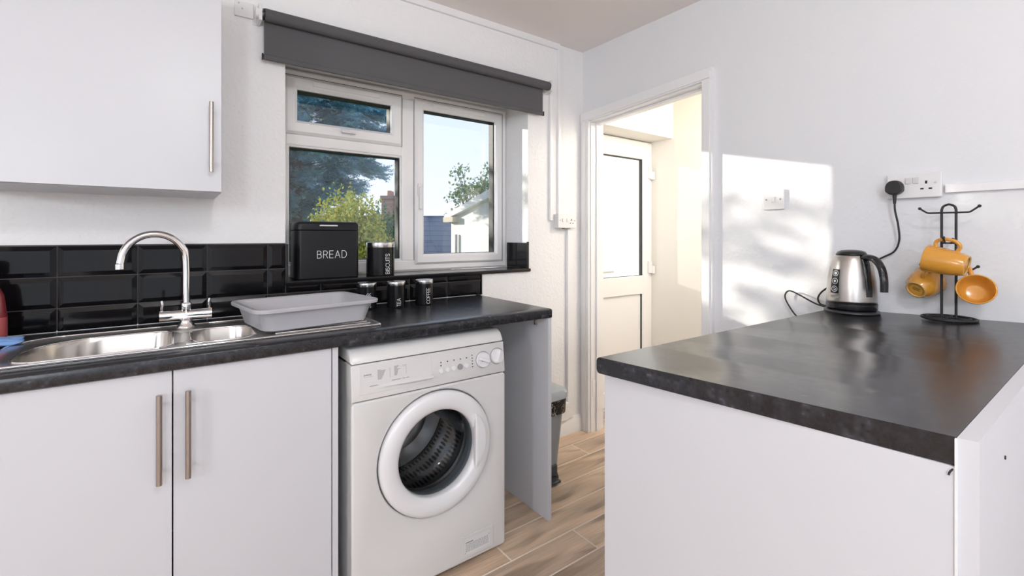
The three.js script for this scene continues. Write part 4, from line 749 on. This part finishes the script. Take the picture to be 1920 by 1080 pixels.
// ================================================================ garden beyond the window
const GY = -0.35;
structure('ground', 'garden lawn outside the window', 'lawn', bx(-40, 40, GY - 0.2, GY, -70, -0.31), std([0.10, 0.15, 0.05], 0.95));
function leaves(name, parent, mat, geo, spots) {
  const m = new THREE.InstancedMesh(geo, mat, spots.length); m.name = name; m.userData.kind = 'stuff'; const d = new THREE.Object3D();
  spots.forEach((s, i) => { d.position.set(...s.p); d.rotation.set(...s.r); d.scale.setScalar(s.s); d.updateMatrix(); m.setMatrixAt(i, d.matrix); m.setColorAt(i, s.c ?? col(1, 1, 1)); }); parent.add(m); return m;
}
function spray(n, len, w) {   // feathery evergreen spray along +x
  const p = []; for (let i = 0; i < n; i++) { const t = i / n, s = i % 2 ? 1 : -1, x = t * len, l = (1 - t * 0.7) * len * 0.5, y = 0.08 * len * Math.sin(i * 2.3), dx = l * 0.75, dz = s * l * 0.65; p.push(x, 0, 0, x + w, 0, 0, x + dx, y - 0.04 * len, dz); p.push(x + dx * 0.4, 0, dz * 0.4, x + dx * 0.4 + w, 0.01, dz * 0.4, x + dx * 0.9, y, dz * 0.35); }
  const g = new THREE.BufferGeometry(); g.setAttribute('position', new THREE.Float32BufferAttribute(p, 3)); g.computeVertexNormals(); return metre(g);
}
function leafGeo(l, w) { const g = new THREE.BufferGeometry(); g.setAttribute('position', new THREE.Float32BufferAttribute([0, 0, 0, l * 0.5, l * 0.1, w, l, 0, 0, 0, 0, 0, l, 0, 0, l * 0.5, l * 0.1, -w], 3)); g.computeVertexNormals(); return metre(g); }
{
  seed = 11;
  const t = thing('conifer_tree', 'large dark conifer filling the left of the window, tinted blue for haze on the glass', 'tree', [0.05, GY, -8.6]);
  part('trunk', lathe([[0.16, 0], [0.13, 2.0], [0.09, 4.5], [0.03, 7.2], [0, 7.3]]), std([0.08, 0.06, 0.05], 0.9), t);
  const prof = [[1.9, 0.15], [2.3, 0.7], [2.65, 1.15], [3.1, 1.6], [3.6, 1.8], [4.2, 1.95], [5, 1.9], [6, 1.2], [7.2, 0.1]], spots = [];
  const rad = (y) => { for (let i = 0; i + 1 < prof.length; i++) if (y <= prof[i + 1][0]) { const k = (y - prof[i][0]) / (prof[i + 1][0] - prof[i][0]); return prof[i][1] + (prof[i + 1][1] - prof[i][1]) * k; } return 0; };
  const limbs = [];
  for (let i = 0; i < 150; i++) {
    const y = 2.0 + 5.0 * Math.pow(i / 150, 0.9), a = i * 2.39996 + rr(-0.3, 0.3), R = rad(y) * rr(0.75, 1.08), drop = rr(-0.1, 0.22);
    limbs.push(tube([[0, y - 0.1, 0], [Math.cos(a) * R * 0.5, y + 0.06, Math.sin(a) * R * 0.5], [Math.cos(a) * R, y - drop, Math.sin(a) * R]], 0.012, 8, 4));
    const n = Math.round(50 + R * 110);
    for (let k = 0; k < n; k++) { const q = Math.sqrt(rr(0.06, 1)), d = R * q; spots.push({ p: [Math.cos(a) * d + rr(-0.14, 0.14), y - drop * q * q + rr(-0.13, 0.11), Math.sin(a) * d + rr(-0.14, 0.14)], r: [rr(-0.5, 0.5), -a + rr(-0.8, 0.8), rr(-0.5, 0.35)], s: rr(0.6, 1.25), c: col(...[[0.20, 0.43, 0.56], [0.14, 0.34, 0.46], [0.30, 0.54, 0.66], [0.19, 0.43, 0.44]][Math.floor(rnd() * 4)]) }); }  // blue in the leaf colours stands in for window haze and reflections
  }
  part('limbs', limbs, std([0.07, 0.055, 0.045], 0.9), t);
  leaves('foliage', t, phys([1, 1, 1], 0.8, { transmission: 0.25, thickness: 0 }), spray(16, 0.30, 0.02), spots);
}
function shrub(name, label, category, pos, size, n, cols, geo, tip) {
  const t = thing(name, label, category, pos), spots = [], stems = [];
  for (let i = 0; i < 26; i++) { const a = rr(0, 6.28), k = rr(0.2, 0.9); stems.push(tube([[0, 0, 0], [Math.cos(a) * size[0] * k * 0.4, size[1] * 0.5, Math.sin(a) * size[2] * k * 0.4], [Math.cos(a) * size[0] * k * 0.85, size[1] * rr(0.6, 0.84), Math.sin(a) * size[2] * k * 0.7]], 0.010, 8, 4)); }
  part('stems', stems, std([0.10, 0.075, 0.05], 0.9), t);
  for (let i = 0; i < n; i++) { const a = rr(0, 6.28), u = rr(-0.75, 1), q = Math.pow(rr(0.1, 1), 0.4), c = Math.sqrt(1 - u * u), bump = 1 + 0.16 * Math.sin(a * 5 + u * 6) + 0.1 * Math.sin(a * 11); const y = size[1] * 0.5 + u * q * size[1] * 0.52 * bump; spots.push({ p: [Math.cos(a) * c * q * size[0] * bump, Math.max(0.02, y), Math.sin(a) * c * q * size[2] * bump], r: [rr(-3, 3), rr(-3, 3), rr(-3, 3)], s: rr(0.7, 1.4), c: col(...cols[Math.floor(rnd() * cols.length)]) }); }
  leaves('foliage', t, phys([1, 1, 1], 0.7, { transmission: 0.35, thickness: 0 }), geo, spots); return t;
}
seed = 21;
shrub('golden_shrub', 'yellow-green sunlit shrub below the conifer', 'shrub', [0.18, GY, -5.40], [0.66, 2.12, 0.62], 26000, [[0.52, 0.50, 0.06], [0.42, 0.46, 0.06], [0.60, 0.54, 0.10], [0.30, 0.38, 0.06]], leafGeo(0.05, 0.016));
shrub('green_shrub', 'green shrub under the brick chimney, partly behind the golden shrub', 'shrub', [1.05, GY, -6.15], [0.5, 1.95, 0.5], 15000, [[0.10, 0.24, 0.10], [0.12, 0.28, 0.14], [0.20, 0.32, 0.08], [0.07, 0.19, 0.12]], leafGeo(0.05, 0.016));
shrub('dark_shrub', 'dark green shrub at the foot of the conifer behind the bread bin', 'shrub', [-1.15, GY, -6.2], [0.75, 1.95, 0.6], 9000, [[0.05, 0.11, 0.10], [0.06, 0.13, 0.11], [0.08, 0.15, 0.10]], leafGeo(0.08, 0.02));
// sparse shrubs further along the garden, outside the view; the sun shines through them
seed = 31;
{
  const t = thing('leafy_tree', 'loose leafy garden tree out of view that dapples the sunlight', 'tree', [-3.97, GY, -5.5]);
  part('trunk', lathe([[0.1, 0], [0.07, 2.4], [0.03, 4.6], [0, 4.7]]).translate(-0.8, 0, 0.5), std([0.1, 0.08, 0.06], 0.9), t);
  const spots = [], dir = V(0.855, 0, -0.518), along = V(0.518, 0, 0.855), limbs = [];
  for (let i = 0; i < 26; i++) { const d = rr(-1.2, 0.28), top = d < -0.28 ? rr(2.8, 3.8) : rr(2.6, 3.1); limbs.push(tube([[-0.8, rr(1.0, 2.2), 0.5], [dir.x * d * 0.6 - 0.35, rr(2.0, 2.5), dir.z * d * 0.6 + 0.2], [dir.x * d, top, dir.z * d]], 0.009, 10, 4)); }
  part('limbs', limbs, std([0.1, 0.08, 0.06], 0.9), t);
  const clump = (d, y, w, n) => { const th = rr(-0.4, 0.4), cx = dir.x * d + along.x * th, cz = dir.z * d + along.z * th, dy = th * 0.2; for (let k = 0; k < n; k++) { const q = rr(-w, w); spots.push({ p: [cx + dir.x * q, y - dy + rr(-0.022, 0.022) + q * 0.15, cz + dir.z * q], r: [rr(-3, 3), rr(-3, 3), rr(-3, 3)], s: rr(0.7, 1.3), c: col(0.16, 0.24, 0.07) }); } };
  for (let i = 0; i < 300; i++) clump(rr(-1.25, -0.36), rr(2.3, 4.0), 0.10, 26);
  for (let i = 0; i < 34; i++) clump(rr(-0.30, 0.32), 2.5 + 0.86 * Math.pow(rnd(), 1.0), rr(0.05, 0.10), 12);
  for (let i = 0; i < 20; i++) clump(rr(-0.30, 0.26), 2.45 + 0.5 * rnd(), rr(0.05, 0.10), 12);
  leaves('foliage', t, phys([1, 1, 1], 0.7, { transmission: 0.3, thickness: 0 }), leafGeo(0.07, 0.024), spots);
}
// brick bungalow with slate roof and chimney, its ridge across the view
{
  const h = thing('neighbour_house', 'dark slate-roofed house with tall brick chimney beyond the garden', 'house', [7.3, GY, -15.4]); h.rotation.y = -Math.atan2(0.593, 0.805);
  const R = 2.35, brick = std([0.42, 0.25, 0.19], 0.9), slate = std([0.17, 0.185, 0.225], 0.7);
  part('walls', bx(-7.0, 3.2, 0, 0.55, -3.2, 3.2), brick, h);
  part('roof', (() => { const s = new THREE.Shape([[-3.5, 0.5], [0, R], [3.5, 0.5], [3.4, 0.42], [-3.4, 0.42]].map((p) => new THREE.Vector2(...p))); const g = new THREE.ExtrudeGeometry(s, { depth: 10.6, bevelEnabled: false }); g.rotateY(Math.PI / 2).translate(-7.2, 0, 0); return metre(g); })(), slate, h);
  for (let i = 0; i < 9; i++) part('slate_course', rbx(-7.18, 3.38, -0.008, 0.012, -0.2, 0.2, 0.004, 1).rotateX(0.486).translate(0, R - 0.10 - i * 0.196, 0.19 + i * 0.371), slate, h);
  part('ridge_tiles', cyl(0.07, 0.07, 10.6, 0, 0, 0, 10).rotateZ(Math.PI / 2).translate(-1.9, R, 0), slate, h);
  const c = part('chimney_stack', [bx(-2.62, -2.06, 1.7, 3.15, -0.35, 0.35), bx(-2.67, -2.01, 3.10, 3.24, -0.40, 0.40)], std([0.36, 0.26, 0.24], 0.9), h);
  for (let i = 0; i < 14; i++) part('brick_course', [bx(-2.625, -2.055, 1.78 + i * 0.095, 1.855 + i * 0.095, -0.356, 0.356)], i % 2 ? brick : std([0.46, 0.29, 0.23], 0.9), c);
  for (const z of [-0.15, 0.17]) part('chimney_pot', cyl(0.09, 0.11, 0.24, -2.34, 3.34, z, 14), std([0.50, 0.27, 0.18], 0.8), c);
}
// white garage with a shallow roof at the right
{
  const g = thing('white_garage', 'white rendered garage with pale sloping roof edge, right of the garden', 'garage', [3.2, GY, -6.0]);
  const yAt = (z) => 2.29 + z * 0.21;   // verge height above the ground at local z
  part('walls', wallZY([[-1.5, 0], [3.0, 0], [3.0, yAt(3.0) + 0.02], [-1.5, yAt(-1.5) + 0.02]], [], 0, 3), std([0.74, 0.73, 0.72], 0.9), g);
  part('roof', wallZY([[-1.62, yAt(-1.62)], [3.1, yAt(3.1)], [3.1, yAt(3.1) + 0.26], [-1.62, yAt(-1.62) + 0.1]], [], -0.12, 3.1), std([0.78, 0.78, 0.77], 0.8), g);
  part('soffit_box', bx(-0.16, 0, yAt(-1.5) - 0.09, yAt(-1.5) + 0.03, -1.6, -1.15), std([0.55, 0.48, 0.38], 0.8), g);
  part('downpipe', cyl(0.03, 0.03, 1.6, -0.05, 0.8, -1.18, 12), std([0.45, 0.44, 0.43], 0.7), g);
}
seed = 41;
{
  const t = thing('garden_tree', 'small light-leaved tree behind the garage roof', 'tree', [6.3, GY, -11.6]);
  part('trunk', [tube([[0, 0, 0], [0.05, 1.2, 0.05], [0.1, 2.1, 0]], 0.06, 10, 8)], std([0.16, 0.12, 0.09], 0.9), t);
  const limbs = [], spots = [];
  for (let i = 0; i < 34; i++) { const a = rr(0, 6.28), r = rr(0.3, 0.95), y = rr(2.0, 3.9), e = [Math.cos(a) * r, y, Math.sin(a) * r]; limbs.push(tube([[0.1, 1.8, 0], [e[0] * 0.4, (1.8 + y) / 2, e[2] * 0.4], e], 0.014, 8, 4)); if (rnd() < 0.85) for (let k = 0; k < 42; k++) spots.push({ p: [e[0] + rr(-0.24, 0.24), e[1] + rr(-0.2, 0.2), e[2] + rr(-0.24, 0.24)], r: [rr(-3, 3), rr(-3, 3), rr(-3, 3)], s: rr(0.7, 1.4), c: col(...[[0.22, 0.32, 0.16], [0.30, 0.36, 0.14], [0.16, 0.27, 0.20]][k % 3]) }); }
  part('limbs', limbs, std([0.16, 0.12, 0.09], 0.9), t);
  leaves('foliage', t, phys([1, 1, 1], 0.7, { transmission: 0.35, thickness: 0 }), leafGeo(0.11, 0.035), spots);
}
scene.traverse((o) => { if (o.isMesh) { o.castShadow = true; o.receiveShadow = true; } });
renderer.render(scene, camera);
